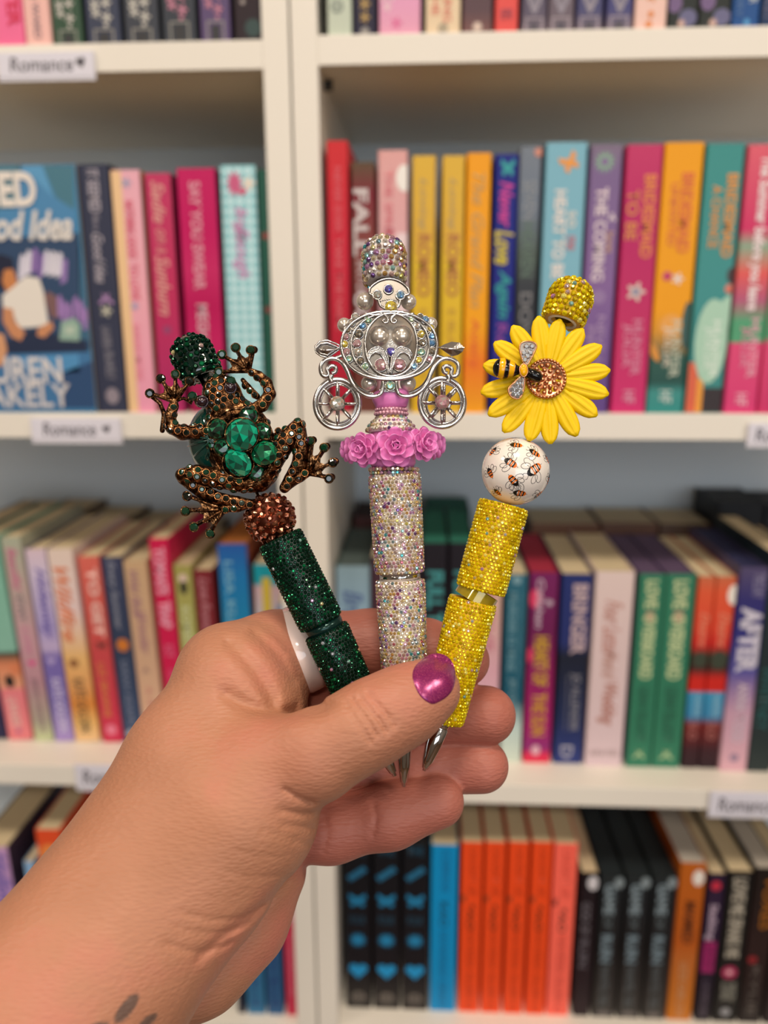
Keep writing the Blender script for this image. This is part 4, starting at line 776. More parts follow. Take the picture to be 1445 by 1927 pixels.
def stones_around(q, p0, ax, L, rf, s=3.5, jit=0.12, t0=0, mats=(0, 1), acc=0.02, h=0.62, seed=1, gap=1.03, n=6, skip=0.0, normf=None):
    """rows of stones round the axis, staggered; rf(t) is the radius"""
    rnd = random.Random(seed); ax = Vector(ax).normalized(); x, y = basis(ax); p0 = Vector(p0)
    dt = s*2*gap*0.88; rows = max(1, int((L-t0*2)/dt)); off = 0
    for i in range(rows+1):
        t = t0 + (L-2*t0)*i/rows; r = rf(t)
        if r < s*0.8: continue
        k = max(3, int(2*math.pi*r/(2*s*gap)))
        dr = (rf(min(t+1, L))-rf(max(t-1, 0)))/2.0
        off += 0.5+rnd.uniform(-0.15, 0.15)
        for j in range(k):
            if rnd.random() < skip: continue
            a = 2*math.pi*(j+off)/k + rnd.uniform(-1, 1)*jit*s/r
            d = x*math.cos(a)+y*math.sin(a); nn = (d - ax*dr).normalized()
            sz = s*rnd.uniform(0.86, 1.06)
            q.stone(p0 + ax*(t+rnd.uniform(-1, 1)*jit*s) + d*r, (nn+Vector((rnd.uniform(-1, 1), rnd.uniform(-1, 1), rnd.uniform(-1, 1)))*0.10), sz, h, n, mi=mats[1] if rnd.random() < acc else mats[0], twist=rnd.random()*3)
def sleeve(F_, a, b_, r0, r1, base, stones, seed, acc, s=3.5, label=None):
    """stone-covered tube from pixel a to pixel b_"""
    p0 = F_(*a); p1 = F_(*b_); ax = (p1-p0); L = ax.length; ax.normalize()
    R_ = lambda t: (r0+(r1-r0)*t/L)-2.2
    q = MB(); e = 7
    prof = [(0, 13)]+[(e-e*math.cos(k*math.pi/8), R_(0)-e+e*math.sin(k*math.pi/8)) for k in range(5)]+[(L*0.5, R_(L/2))]+[(L-e+e*math.sin(k*math.pi/8), R_(L)-e+e*math.cos(k*math.pi/8)) for k in range(5)]+[(L, 13)]
    q.lathe(p0, ax, prof, 40)
    o = F_.build(q, 'grip_sleeve', base)
    q = MB()
    def rf(t):
        r = R_(t); m = min(t, L-t)
        if m < e: r = r-e+math.sqrt(max(0, e*e-(e-m)**2))
        return r+0.4
    stones_around(q, p0, ax, L, rf, s, t0=2.5, acc=acc, seed=seed)
    t = F_.build(q, 'rhinestones', stones, o); t['kind'] = 'stuff'
    return p0, p1, ax
def cap(F_, c, axis, r, L, base, stones, seed, acc, s, name='end_bead', ringmat=None, n=7, skip=0.0):
    """thimble-shaped bead: c = pixel of the dome top, axis points from dome to opening"""
    p0 = F_(*c); ax = Vector((axis[0], -axis[1], axis[2] if len(axis) > 2 else 0)).normalized()
    def rf(t):
        d = r*0.95
        if t < d: return r*math.sqrt(max(0.0, 1-((d-t)/d)**2))**0.85
        return r*(1-0.03*(t-d)/(L-d)) if t < L-5 else r*0.97-(t-L+5)*0.9
    q = MB(); q.lathe(p0, ax, [(L*i/24.0, max(rf(L*i/24.0)-2, 0.4)) for i in range(25)]+[(L-1, r*0.55), (L-6, r*0.4)], 32, caps=False)
    o = F_.build(q, name, base)
    q = MB(); stones_around(q, p0, ax, L, rf, s, t0=3.2, acc=acc, seed=seed, n=n, gap=1.06, h=0.6, skip=skip)
    q.stone(p0, -ax, s*1.1, 0.6, n)
    t = F_.build(q, 'rhinestones', stones, o); t['kind'] = 'stuff'
    if ringmat:
        q = MB(); q.ring(p0+ax*(L-1.0), ax, r*0.6, 3.2, 28, 8); F_.build(q, 'hole_rim', ringmat, o)
    return p0+ax*L
def rod(F_, a, b_, r, m, name='metal_shaft', prof=None):
    p0 = F_(*a); p1 = F_(*b_); ax = p1-p0; L = ax.length
    q = MB(); q.lathe(p0, ax, prof(L) if prof else [(0, r), (L, r)], 20); return F_.build(q, name, m)
def tip_prof(r0):
    return lambda L: [(0, r0), (L*0.12, r0), (L*0.13, r0*0.93), (L*0.17, r0*0.93), (L*0.18, r0), (L*0.5, r0*0.86), (L*0.8, r0*0.58), (L*0.955, r0*0.33), (L*0.96, r0*0.22), (L, r0*0.18)]

# ------------------------------------------------------------------ 1: the green pen with the frog
P1 = Frame('pen', 'dark green rhinestone pen with a jewelled copper frog', 560, 1000)
SHAFT1 = [(372, 700), (548, 1055)]
rod(P1, (372, 700, 0), (700, 1370, 0), 4.2, m_chrome)
sleeve(P1, (526, 1012), (605, 1172), 44.5, 43.5, m_gbase, [m_gstone, m_ab], 11, 0.018)
sleeve(P1, (613, 1186), (668, 1306), 44, 41, m_gbase, [m_gstone, m_ab], 12, 0.03)
rod(P1, (606, 1171), (613, 1188), 37, mat('dark_teal_band', '#12332f', 0.2, 0.5), 'metal_band')
rod(P1, (669, 1306), (743, 1460), 21, m_chrome, 'writing_tip', tip_prof(21))
cap(P1, (347, 634), (0.42, 0.90), 40, 84, mat('clear_green_resin', '#03201a', 0.05, 0.0, Coat_Weight=1.0), [m_gstone, m_ab], 13, 0.03, 5.2, skip=0.1)
# copper studded bead
c = P1(508, 975); q = MB(); q.sphere(c, 44, 28, 18); bead = P1.build(q, 'studded_bead', mat('copper_dark', '#5c2c1e', 0.3, 0.9))
q = MB(); rnd = random.Random(4); N = 104
for i in range(N):
    z = 1-2*(i+0.5)/N; ph = i*2.399963; r = math.sqrt(1-z*z); d = Vector((r*math.cos(ph), r*math.sin(ph), z))
    q.stone(c+d*43.5, d, rnd.uniform(6.4, 8.2), 0.85, 7, top=0.42, twist=rnd.random()*3)
t = P1.build(q, 'stud', m_copperstud, bead); t['kind'] = 'stuff'

FX = lambda x, y, h=0: P1(240+x/3.284, 600+y/3.284, h)
fr3 = lambda r: r/3.284
def nodes_px(lst, h): return [(tuple(FX(x, y, hh if hh is not None else h)), fr3(r)) for x, y, r, hh in lst]
arms = [
    [(770, 560, 34, 34), (830, 535, 40, 34), (880, 465, 36, 33), (862, 395, 32, 32), (810, 350, 28, 33), (765, 325, 20, 34)],
    [(800, 480, 20, 18), (745, 420, 18, 18), (712, 378, 14, 18)],
    [(520, 690, 34, 34), (440, 700, 44, 32), (340, 705, 44, 30), (275, 675, 38, 30), (262, 600, 34, 30), (285, 540, 30, 32), (290, 508, 20, 34)],
    [(215, 690, 16, 16), (228, 590, 16, 16), (200, 520, 12, 18), (150, 480, 14, 22)],
    [(830, 990, 60, 24), (900, 880, 62, 32), (975, 760, 64, 36), (1050, 665, 44, 36)],
    [(1062, 690, 42, 32), (1075, 800, 46, 32), (1060, 900, 46, 32), (1010, 990, 42, 30), (970, 1045, 32, 30)],
    [(1000, 1020, 28, 30), (1065, 975, 34, 30), (1110, 955, 24, 30)],
    [(940, 700, 24, 14), (905, 760, 24, 14)],
    [(820, 1010, 60, 20), (700, 1010, 60, 30), (560, 985, 62, 34), (430, 960, 58, 34), (335, 965, 40, 32)],
    [(345, 990, 36, 26), (450, 1060, 42, 28), (560, 1110, 40, 30), (680, 1130, 34, 30), (765, 1142, 26, 28)],
    [(760, 1142, 24, 28), (680, 1165, 30, 28), (595, 1175, 22, 30)],
]
arms = [nodes_px(a, 30) for a in arms]
hax = Vector((0.33, -0.94, 0)).normalized()
Rb = np.array([[hax.x, hax.y, 0], [-hax.y, hax.x, 0], [0, 0, 1]]).T   # columns: long axis, cross axis, z
def frog_f(p):
    d = ellips(p, FX(690, 760, 16), (fr3(285), fr3(215), 34), Rb)
    d = smin(d, ellips(p, FX(585, 480, 20), (fr3(135), fr3(122), 27), Rb), 12)
    d = smin(d, ellips(p, FX(560, 410, 19), (fr3(50), fr3(80), 17), Rb), 8)
    d = smin(d, ellips(p, FX(790, 960, 16), (fr3(110), fr3(150), 26), Rb), 8)
    for a in arms:
        d = smin(d, chain(p, a, 2.0), 3.5)
    # hollowed back that holds the big crystals
    d = np.maximum(d, -ellips(p, FX(700, 785, 62), (fr3(238), fr3(186), 34), Rb))
    for (x, y) in ((452, 510), (632, 418)):
        d = smin(d, np.linalg.norm(p-np.array(FX(x, y, 38)), axis=1)-fr3(38), 2.5)
    return d
lo = FX(60, 1420, -30); hi = FX(1330, 60, 90)
V, Q = surface_nets(frog_f, (min(lo.x, hi.x), min(lo.y, hi.y), -26), (max(lo.x, hi.x), max(lo.y, hi.y), 72), 1.5)
fme = np_mesh('frog_charm', V*P1.k, Q, [m_bronze]); frog = link('frog_charm', fme, P1.root)
bvf = BVHTree.FromPolygons([Vector(v) for v in V], [tuple(int(i) for i in f) for f in Q])
def front(bv, u, v, Fr, h0=160):
    """first point of a body seen from the front at a pixel"""
    a = Fr(u, v, h0); b_ = Fr(u, v, -160); hit = bv.ray_cast(a, (b_-a).normalized()); return hit[0], hit[1]
def stone_mesh(name, m, r, h, n, top=0.55, sink=0.25):
    q = MB(); q.stone((0, 0, 0), (0, 0, 1), r, h, n, top=top, sink=sink); return q.mesh(name, m, P1.k)
def place(me, name, F_, p, nrm, parent, scale=(1, 1, 1), spin=0.0):
    o = link(name, me, parent); z = Vector(nrm).normalized(); qn = z.to_track_quat('Z', 'Y')
    o.matrix_local = Matrix.Translation(Vector(p)*F_.k) @ qn.to_matrix().to_4x4() @ Matrix.Rotation(spin, 4, 'Z') @ Matrix.Diagonal((*scale, 1)); return o
m_em = mat('emerald_crystal', '#033320', 0.05, 0.15, Coat_Weight=1.0, Coat_Roughness=0.02)
m_em2 = mat('bright_emerald_crystal', '#03765a', 0.03, 0.35, Coat_Weight=1.0, Coat_Roughness=0.02)
m_emd = mat('black_green_crystal', '#03100b', 0.06, 0.1, Coat_Weight=1.0)
m_emg = mat('grey_flash_crystal', '#5f7068', 0.08, 0.7)
gem_small = [stone_mesh('gemstone', m_emd, 6.1, 0.5, 8, 0.6), stone_mesh('gemstone', m_em, 6.1, 0.5, 8, 0.6), stone_mesh('gemstone', m_emg, 5.0, 0.5, 8, 0.6)]
rims = MB(); rnd = random.Random(9); cnt = 0; step = 13.2
pts = []
def too_close(p, dist): return any((p-q_).length < dist for q_ in pts)
# rows of stones along limbs
rows_ = [
    [(765, 332), (800, 362), (840, 398), (870, 440), (868, 490), (835, 530)], [(825, 350), (872, 385), (893, 440), (888, 490), (850, 545)], [(795, 500), (815, 525)],
    [(285, 545), (287, 592), (292, 645), (348, 665), (405, 660)], [(312, 692), (365, 703), (420, 700)], [(445, 668), (440, 705)],
    [(1050, 630), (1012, 710), (1000, 755), (975, 800), (975, 852), (970, 905), (930, 938), (905, 982)], [(1085, 650), (1062, 690), (1060, 730), (1072, 770), (1068, 805), (1058, 850), (1040, 898), (1018, 945), (1000, 992), (985, 1035)],
    [(1025, 670), (1015, 712), (1035, 740), (935, 842), (925, 890)], [(1095, 955), (1055, 990)], [(1035, 820), (1010, 870)],
    [(335, 948), (385, 962), (370, 1000), (405, 1028), (460, 1055), (512, 1072), (558, 1098), (608, 1112), (656, 1132), (706, 1138), (755, 1148)],
    [(380, 918), (435, 935), (485, 950), (530, 970), (585, 995), (635, 990), (690, 1005), (590, 948)], [(430, 975), (480, 1000), (525, 1018), (570, 1040), (625, 1032), (680, 1030), (760, 1055), (720, 1062), (655, 1060)],
    [(605, 1180), (658, 1172)], [(500, 1045), (545, 1055)]]
for rw in rows_:
    for (x, y) in rw:
        u, v = 240+x/3.284, 600+y/3.284; hit, nr = front(bvf, u, v, P1)
        if hit is None or nr.z < 0.1 or too_close(hit, 11.2): continue
        pts.append(hit); k = 0 if rnd.random() < 0.5 else (2 if rnd.random() < 0.16 else 1)
        place(gem_small[k], 'gemstone', P1, hit+nr*1.0, nr+Vector((rnd.uniform(-.3, .3), rnd.uniform(-.5, .1), 0)), frog, spin=rnd.random()); rims.ring(hit+nr*1.1, nr, 6.4, 0.9, 12, 5)
# honeycomb of stones on head and shoulders
for iy in range(-2, 28):
    for ix in range(-16, 17):
        p2 = Vector((540, 400))+Vector((0.33, 0.94))*(iy*37)+Vector((0.94, -0.33))*((ix+(iy % 2)*0.5)*42)
        u, v = 240+p2.x/3.284, 600+p2.y/3.284; hit, nr = front(bvf, u, v, P1)
        if hit is None or nr.z < 0.3 or too_close(hit, 12.2): continue
        dx = Vector((p2.x-700, p2.y-785)); a_ = dx.dot(Vector((0.33, 0.94)))/255; b2 = dx.dot(Vector((0.94, -0.33)))/212
        if a_*a_+b2*b2 < 1 or a_ > 0.6: continue
        if any((p2-Vector(e)).length < 55 for e in ((460, 510), (640, 425))): continue
        if abs(p2.x-640) > 250 and p2.y < 650: continue
        pts.append(hit); k = 1 if rnd.random() < 0.3 else 0
        place(gem_small[k], 'gemstone', P1, hit+nr*0.8, nr+Vector((rnd.uniform(-.3, .3), rnd.uniform(-.5, .1), 0)), frog, spin=rnd.random()); rims.ring(hit+nr*1.0, nr, 6.3, 0.8, 12, 5)
# fingers and toes with a stone on each pad, thin web between
pads = MB()
def hand_(origin, tips, r0=5.4, h=34, back=True):
    o = FX(*origin, h)
    prev = None
    for (x, y) in tips:
        t = FX(x, y, h-2); mid = (o+t)/2 + Vector((0, 0, 4))
        pads.tube([o, mid, t], [3.6, 2.6, 3.0], 8)
        pads.lathe(t-Vector((0, 0, 7)), (0, 0, 1), [(0, 4), (3, 7.6), (9, 9.2), (10.5, 9.1), (10.5, 7.4), (8.5, 7.2)], 18)
        pads.sphere(t+Vector((-5.5 if x < 700 else 4.0, 3.5, -12)), 7.2, 12, 8)
        pads.tube([o-Vector((0, 0, 6)), t+Vector((-4 if x < 700 else 3, 3, -12))], [4.5, 3.5], 8)
        place(stone_mesh('gemstone', m_em if rnd.random() < 0.6 else (m_emd if rnd.random() < 0.7 else m_emg), 7.6, 0.5, 10, 0.6), 'gemstone', P1, t+Vector((0, 0, 2.6)), (rnd.uniform(-.2, .2), rnd.uniform(-.3, 0.05), 1), frog, spin=rnd.random())
        if prev is not None:
            a_ = o.lerp(prev, 0.78); b2 = o.lerp(t, 0.78); mm = o.lerp((prev+t)/2, 0.6)
            zz = Vector((0, 0, 3))
            pads.add([o-zz, a_-zz, mm-zz, b2-zz, o-zz*2, a_-zz*2, mm-zz*2, b2-zz*2], [(0, 1, 2), (0, 2, 3), (6, 5, 4), (7, 6, 4), (1, 5, 6, 2), (2, 6, 7, 3)])
        prev = t
hand_((745, 318), [(565, 330), (585, 222), (670, 180), (762, 195)])
hand_((290, 510), [(140, 462), (208, 372), (298, 345), (385, 388)])
pads.tube([FX(300, 505, 32), FX(345, 490, 30), FX(400, 520, 26)], [4, 3, 4], 8)
hand_((1112, 955), [(1130, 757), (1215, 797), (1268, 890), (1245, 988)])
hand_((598, 1178), [(370, 1097), (360, 1190), (412, 1288), (512, 1328)])
# bezel around the hollow of the back, with beaded edge
rim = []; 
for i in range(48):
    a = 2*math.pi*i/48; p2 = Vector((705, 785))+Vector((0.33, 0.94))*math.cos(a)*238+Vector((0.94, -0.33))*math.sin(a)*188
    hit, nr = front(bvf, 240+p2.x/3.284, 600+p2.y/3.284, P1); rim.append((hit+nr*0.5) if hit else FX(p2.x, p2.y, 36))
rim = [(rim[i-1]+rim[i]+rim[(i+1) % 48])/3 for i in range(48)]
pads.tube(rim, 2.6, 8, closed=True)
P1.build(pads, 'frog_toes', m_bronze, frog)
t = P1.build(rims, 'stone_settings', mat('setting_copper', '#b8784a', 0.25, 1.0), frog); t['kind'] = 'stuff'
q = MB(); hc = FX(700, 790, 28)
q.lathe(hc, (0, 0, 1), [(0, 50), (1, 48)], 32); 
def painted_flash_mat(name, a_, b_, c_, met=0.6):
    """foiled crystal whose facets flash two or three colours"""
    m = mat(name, a_, 0.07, met, Coat_Weight=1.0, Coat_Roughness=0.02); n, l, b = nodes(m); tc = n.new('ShaderNodeNewGeometry'); sp = n.new('ShaderNodeVectorMath'); sp.operation = 'DOT_PRODUCT'; sp.inputs[1].default_value = (17.3, 13.1, 15.7)
    fr = n.new('ShaderNodeMath'); fr.operation = 'FRACT'; r = ramp_node(n, [(0, a_), (0.4, b_), (0.75, c_)], 'CONSTANT')  # tone picked by facet normal, painting the flash into the base colour
    l.new(tc.outputs['True Normal'], sp.inputs[0]); l.new(sp.outputs['Value'], fr.inputs[0]); l.new(fr.outputs[0], r.inputs['Fac']); l.new(r.outputs[0], b.inputs['Base Color']); return m
# big crystals, each in its own copper cup
def cut_crystal(name, F_, c, r, pmt, parent, ry=1.0, tilt=(0, 0), spin=0.0, crown=0.42):
    q = MB(); q.brilliant(r, crown=crown); me_ = q.mesh(name, [pmt, pmt], F_.k)
    return place(me_, name, F_, c, (tilt[0], tilt[1], 1), parent, scale=(1, ry, 1), spin=spin)
f_em = painted_flash_mat('emerald_painted_flash', '#04583a', '#0a8a5c', '#023020', 0.35); f_em2 = painted_flash_mat('bright_emerald_painted_flash', '#06785c', '#12b890', '#034a3a', 0.35); f_dk = painted_flash_mat('dark_emerald_painted_flash', '#02281a', '#066040', '#01140e', 0.35)
for (x, y, r, ry, k_, hh) in [(705, 715, 97, 97, 1, 68), (848, 828, 80, 74, 0, 63), (682, 888, 92, 72, 1, 63), (553, 678, 62, 62, 2, 57), (590, 795, 54, 54, 2, 58), (748, 598, 56, 56, 2, 57), (826, 700, 58, 58, 2, 56), (800, 950, 54, 54, 2, 54), (520, 775, 34, 34, 2, 48)]:
    c = FX(x, y, hh-10); R_ = fr3(r)*1.07
    cut_crystal('crystal', P1, c, R_*0.95, (f_em, f_em2, f_dk)[k_], frog, ry/r, (rnd.uniform(-0.16, 0.16), rnd.uniform(-0.1, 0.2)), rnd.random())
    cup = MB(); cup.ring(c-Vector((0, 0, 2.5)), (0, 0, 1), R_*0.97, 1.5, 28, 8, ex=1.0); cup.lathe(c-Vector((0, 0, 20)), (0, 0, 1), [(0, R_*0.5), (17, R_*0.96)], 24)
    P1.build(cup, 'crystal_cup', m_bronze, frog)
q = MB(); q.sphere(FX(555, 745, -14), fr3(182), 28, 18, sc=(1, 1.25, 0.9))
for i in range(7): q.ring(FX(555, 745, -14), Vector((math.cos(i*0.45), math.sin(i*0.45), 0.1)), fr3(182)*1.02, 1.6, 40, 6)
P1.build(q, 'green_resin_bead', mat('teal_green_resin', '#0b3c34', 0.08, 0.0, Coat_Weight=1.0))
for (x, y) in ((462, 512), (636, 425)):
    q = MB(); q.sphere(FX(x, y, 44), fr3(31), 16, 12); q.ring(FX(x, y, 46), (0.1, 0, 1), fr3(33), 1.5, 20, 6)
    P1.build(q, 'frog_eye', mat('frog_eye', '#2a1420', 0.06, 0.3, Coat_Weight=1.0), frog)
for (x, y) in ((400, 478), (640, 385)):
    place(stone_mesh('gemstone', m_em, 9, 0.6, 8, 0.55), 'gemstone', P1, FX(x, y, 44), (0, 0.1, 1), frog)

# ------------------------------------------------------------------ 2: the pearl-white pen with the carriage
P2 = Frame('pen', 'pearly white rhinestone pen with a silver carriage and pink roses', 745, 900, 0.236)
rod(P2, (722, 520, 0), (765, 1380, 0), 4.2, m_chrome)
sleeve(P2, (742, 893), (752, 1078), 50, 47.5, m_cbase, [m_cstone, m_ab], 21, 0.05)
sleeve(P2, (753, 1091), (762, 1286), 47.5, 43, m_cbase, [m_cstone, m_ab], 22, 0.05)
rod(P2, (752, 1078), (753, 1091), 38, m_chrome, 'metal_band')
rod(P2, (762, 1286), (760, 1480), 20, m_chrome, 'writing_tip', tip_prof(20))
cap(P2, (721, 447), (0.035, 1, 0.12), 40.5, 90, m_cbase, [m_cstone, m_ab], 23, 0.15, 5.4)
GX = lambda x, y, h=0: P2(570+x/4.1, 430+y/4.1, h)
g4 = lambda r: r/4.1
for i, (x, y, r, h) in enumerate([(590, 832, 84, 14), (762, 832, 84, 14), (478, 562, 68, 10), (815, 566, 60, 10), (320, 745, 56, -8), (985, 735, 52, -8), (510, 1195, 62, 12), (810, 1195, 62, 12), (676, 1010, 84, -16)]):
    q = MB(); q.sphere(GX(x, y, h), g4(r), 28, 18); P2.build(q, 'pearl', m_pearl)
q = MB(); q.sphere(GX(668, 880, -24), g4(235), 32, 20, sc=(1, 1.05, 0.8)); P2.build(q, 'clear_centre_bead', mat('frosted_bead', '#c8bcae', 0.2, 0.0, Coat_Weight=0.6))
# carriage body: pumpkin-shaped frame
H1 = 38
def ell(cx, cy, a, b_, n=56, h=H1, p=2.0, ph=0.0):
    o = []
    for i in range(n):
        t = 2*math.pi*i/n+ph; ct, st = math.cos(t), math.sin(t)
        o.append(GX(cx+a*math.copysign(abs(ct)**(2/p), ct), cy-b_*math.copysign(abs(st)**(2/p), st), h))
    return o
car = MB()
outer = ell(665, 905, 368, 262, p=2.15); mid = ell(672, 905, 300, 250, p=2.1); inner = ell(680, 900, 200, 242, p=2.1)
for pth, r in ((outer, 3.3), (mid, 2.4), (inner, 3.0)): car.tube([p+Vector((0, 0, 2)) for p in pth], r, 8, closed=True)
car.plate([p[:2] for p in outer], [p[:2] for p in inner], H1-7, H1-1, mi=1)
for i in range(26):      # beaded lower and upper edging
    for (cy, bb, s) in ((905, 235, 1), (905, 240, -1)):
        t = math.radians(205+130*i/25); p = GX(668+330*math.cos(t), cy-s*bb*math.sin(t), H1+1); car.sphere(p, 1.7, 6, 4)
def mir(x): return 1337-x
def scroll(pts_, r, h=H1, close=False):
    for m_ in (0, 1):
        P_ = [GX(mir(x) if m_ else x, y, h) for x, y in pts_]
        P_ = smooth_path(P_, 5); n_ = len(P_)
        rr = r if not isinstance(r, tuple) else [r[0]+(r[1]-r[0])*i/(n_-1) for i in range(n_)]
        car.tube(P_, rr, 10)
# S-shaped springs from curl to the centre post
scroll([(222, 1120), (250, 1105), (250, 1070), (215, 1062), (188, 1090), (195, 1130), (165, 1140), (140, 1110), (142, 1050), (185, 1010), (250, 1005), (305, 1040), (345, 1110), (375, 1185), (420, 1245), (480, 1285), (545, 1297), (600, 1275), (617, 1225), (617, 1180)], 4.0)
scroll([(222, 1130), (212, 1160), (220, 1185)], 4.4)
scroll([(250, 1000), (300, 985), (330, 1010)], 3.2)
# small curls above the window
scroll([(560, 640), (610, 655), (650, 690), (655, 720), (630, 728), (615, 710), (632, 700)], 2.2, H1+3)
scroll([(480, 655), (560, 670), (620, 660), (665, 690)], 1.9, H1+3)
# crown
crown_o = [GX(x, y, 0) for x, y in [(515, 548), (520, 505), (555, 470), (600, 445), (662, 432), (725, 445), (775, 475), (805, 510), (812, 548), (780, 560), (750, 590), (735, 640), (668, 668), (600, 640), (585, 600), (560, 570)]]
car.plate([p[:2] for p in crown_o][::-1], None, H1-8, H1-1, mi=1)
car.tube([Vector((p.x, p.y, H1)) for p in smooth_path(crown_o+[crown_o[0]], 3)[:-1]], 2.5, 8, closed=True)
for (x, y) in ((572, 512), (660, 470), (752, 515)): car.ring(GX(x, y, H1+1), (0, 0, 1), g4(34), 1.5, 18, 6)
for k in range(9): car.sphere(GX(600+k*17, 560-14*math.sin(k/8*math.pi), H1), 1.5, 6, 4)
# lower leaf wings and centre spear
for m_ in (0, 1):
    P_ = [(mir(x) if m_ else x, y) for x, y in [(500, 1000), (530, 960), (585, 945), (630, 970), (655, 1030), (668, 1140), (655, 1142), (630, 1050), (600, 1000), (560, 985), (525, 1010), (515, 1040)]]
    P_ = [GX(x, y, 0) for x, y in P_]; car.plate([p[:2] for p in (P_[::-1] if not m_ else P_)], None, H1-4, H1+3)
    car.tube([Vector((p.x, p.y, H1+3)) for p in P_], 1.6, 6, closed=True)
    pl = [(mir(x) if m_ else x, y) for x, y in [(500, 1035), (560, 1000), (610, 1010), (655, 1080), (662, 1150), (600, 1135), (545, 1095)]]
    pl = [GX(x, y, 0) for x, y in pl]; car.plate([p[:2] for p in (pl[::-1] if not m_ else pl)], None, H1-8, H1-2, mi=1)
dm = [GX(x, y, 0) for x, y in [(680, 888), (722, 945), (680, 1010), (640, 945)]]; car.plate([p[:2] for p in dm][::-1], None, H1-3, H1+3)
# centre post
car.plate([GX(x, y, 0)[:2] for x, y in [(628, 1160), (628, 1285), (722, 1285), (722, 1160)]], None, H1-6, H1-1)
# side leaves
for m_ in (0, 1):
    dy = -10 if m_ else 0
    P_ = [(mir(x) if m_ else x, y+dy) for x, y in [(92, 930), (130, 890), (190, 883), (250, 905), (290, 928), (250, 955), (190, 998), (140, 985), (105, 960)]]
    n_ = len(P_); vs = [GX(x, y, H1-2) for x, y in P_]+[GX(x, y, H1-8) for x, y in P_]+[GX((mir(190) if m_ else 190), 938+dy, H1+6), GX((mir(190) if m_ else 190), 938+dy, H1-10)]
    fs = []
    for i in range(n_):
        j = (i+1) % n_; fs += [(i, j, 2*n_), (n_+j, n_+i, 2*n_+1), (j, i, n_+i, n_+j)]
    car.add(vs, fs if m_ else [f[::-1] for f in fs]); car.tube([GX(mir(x) if m_ else x, y+dy, H1+1) for x, y in P_], 1.7, 6, closed=True)
    car.tube([GX(mir(x) if m_ else x, y+dy, H1+5) for x, y in [(100, 935), (190, 940), (290, 928)]], [1.2, 1.9, 1.2], 6)
charm = P2.build(car, 'carriage_charm', [m_silver, m_dark])
def gem2(x, y, r, m, par, h=H1+2):
    q = MB(); q.brilliant(g4(r), crown=0.36, pav=0.45)
    return place(q.mesh('gemstone', [m, m], P2.k), 'gemstone', P2, GX(x, y, h), (rnd.uniform(-0.2, 0.2), rnd.uniform(-0.12, 0.25), 1), par, spin=rnd.random())
mg = [painted_flash_mat('crystal_clear', '#d8d4ce', '#a8b0a4', '#c8a88c'), painted_flash_mat('crystal_rose', '#d8a0a8', '#c8b8b0', '#b88890'), painted_flash_mat('crystal_sky', '#7fb0d8', '#3f78b8', '#a8c4c8'), painted_flash_mat('crystal_gold', '#f0dc50', '#d0b040', '#d8c8a0'), painted_flash_mat('crystal_green', '#98c8ac', '#c8c090', '#6c9c94'), painted_flash_mat('crystal_violet', '#6458c8', '#9a90b8', '#4048a0'), painted_flash_mat('crystal_smoke', '#8a8478', '#5a5c58', '#b09878')]
setr = MB()
G2 = [(405, 685, 27, 0), (375, 727, 26, 0), (345, 780, 24, 6), (330, 835, 26, 1), (321, 893, 26, 3), (335, 950, 27, 1), (356, 1008, 24, 4), (502, 707, 26, 4), (458, 752, 27, 2), (430, 815, 32, 6), (416, 885, 31, 1), (420, 955, 31, 0), (445, 1020, 28, 6), (480, 1065, 26, 4),
      (905, 680, 20, 6), (942, 706, 27, 2), (986, 768, 27, 3), (999, 830, 26, 2), (992, 882, 26, 2), (1000, 945, 26, 6), (975, 1005, 24, 1), (838, 700, 24, 4), (880, 752, 27, 0), (912, 815, 28, 3), (920, 882, 28, 6), (914, 955, 28, 4), (893, 1015, 24, 3), (856, 1062, 24, 2),
      (572, 512, 27, 0), (660, 468, 30, 5), (752, 515, 27, 2), (680, 605, 46, 3), (603, 1052, 46, 1), (745, 1052, 46, 1), (681, 948, 36, 5), (672, 1215, 34, 4)]
for (x, y, r, k) in G2:
    gem2(x, y, r, mg[k], charm); setr.ring(GX(x, y, H1+1), (0, 0, 1), g4(r)+0.8, 1.1, 14, 5)
t = P2.build(setr, 'stone_settings', m_silver, charm); t['kind'] = 'stuff'
def wheel(cx, cy, r, h, name='wheel', hub=True, sy=1.1):
    q = MB(); c = GX(cx, cy, h)
    q.tube([c+Vector((math.cos(t)*g4(r), math.sin(t)*g4(r)*sy, 0)) for t in [2*math.pi*i/44 for i in range(44)]], 4.4, 10, closed=True)
    q.tube([c+Vector((math.cos(t)*g4(r)*0.86, math.sin(t)*g4(r)*sy*0.86, 1)) for t in [2*math.pi*i/44 for i in range(44)]], 1.5, 6, closed=True)
    q.lathe(c-Vector((0, 0, 3)), (0, 0, 1), [(0, g4(55)), (5, g4(58)), (6, g4(50))], 24)
    w_ = P2.build(q, name, m_silver)
    for i in range(8):
        t = math.pi*i/4; q = MB(); d = Vector((math.cos(t), math.sin(t)*sy, 0))
        q.tube([c+d*g4(50), c+d*g4(r)*0.95], 2.9, 8); P2.build(q, 'spoke', m_silver, w_)
    if hub:
        q = MB(); q.brilliant(g4(55), crown=0.34, pav=0.4); place(q.mesh('hub_gemstone', [mg[1 if cx > 700 else 0]]*2, P2.k), 'hub_gemstone', P2, c+Vector((0, 0, 9)), (0.08, 0.12, 1), w_)
    return w_
wheel(265, 1353, 168, H1-4); wheel(1072, 1343, 168, H1-4); wheel(272, 1353, 158, -30, hub=False); wheel(1090, 1350, 160, -30, hub=False)
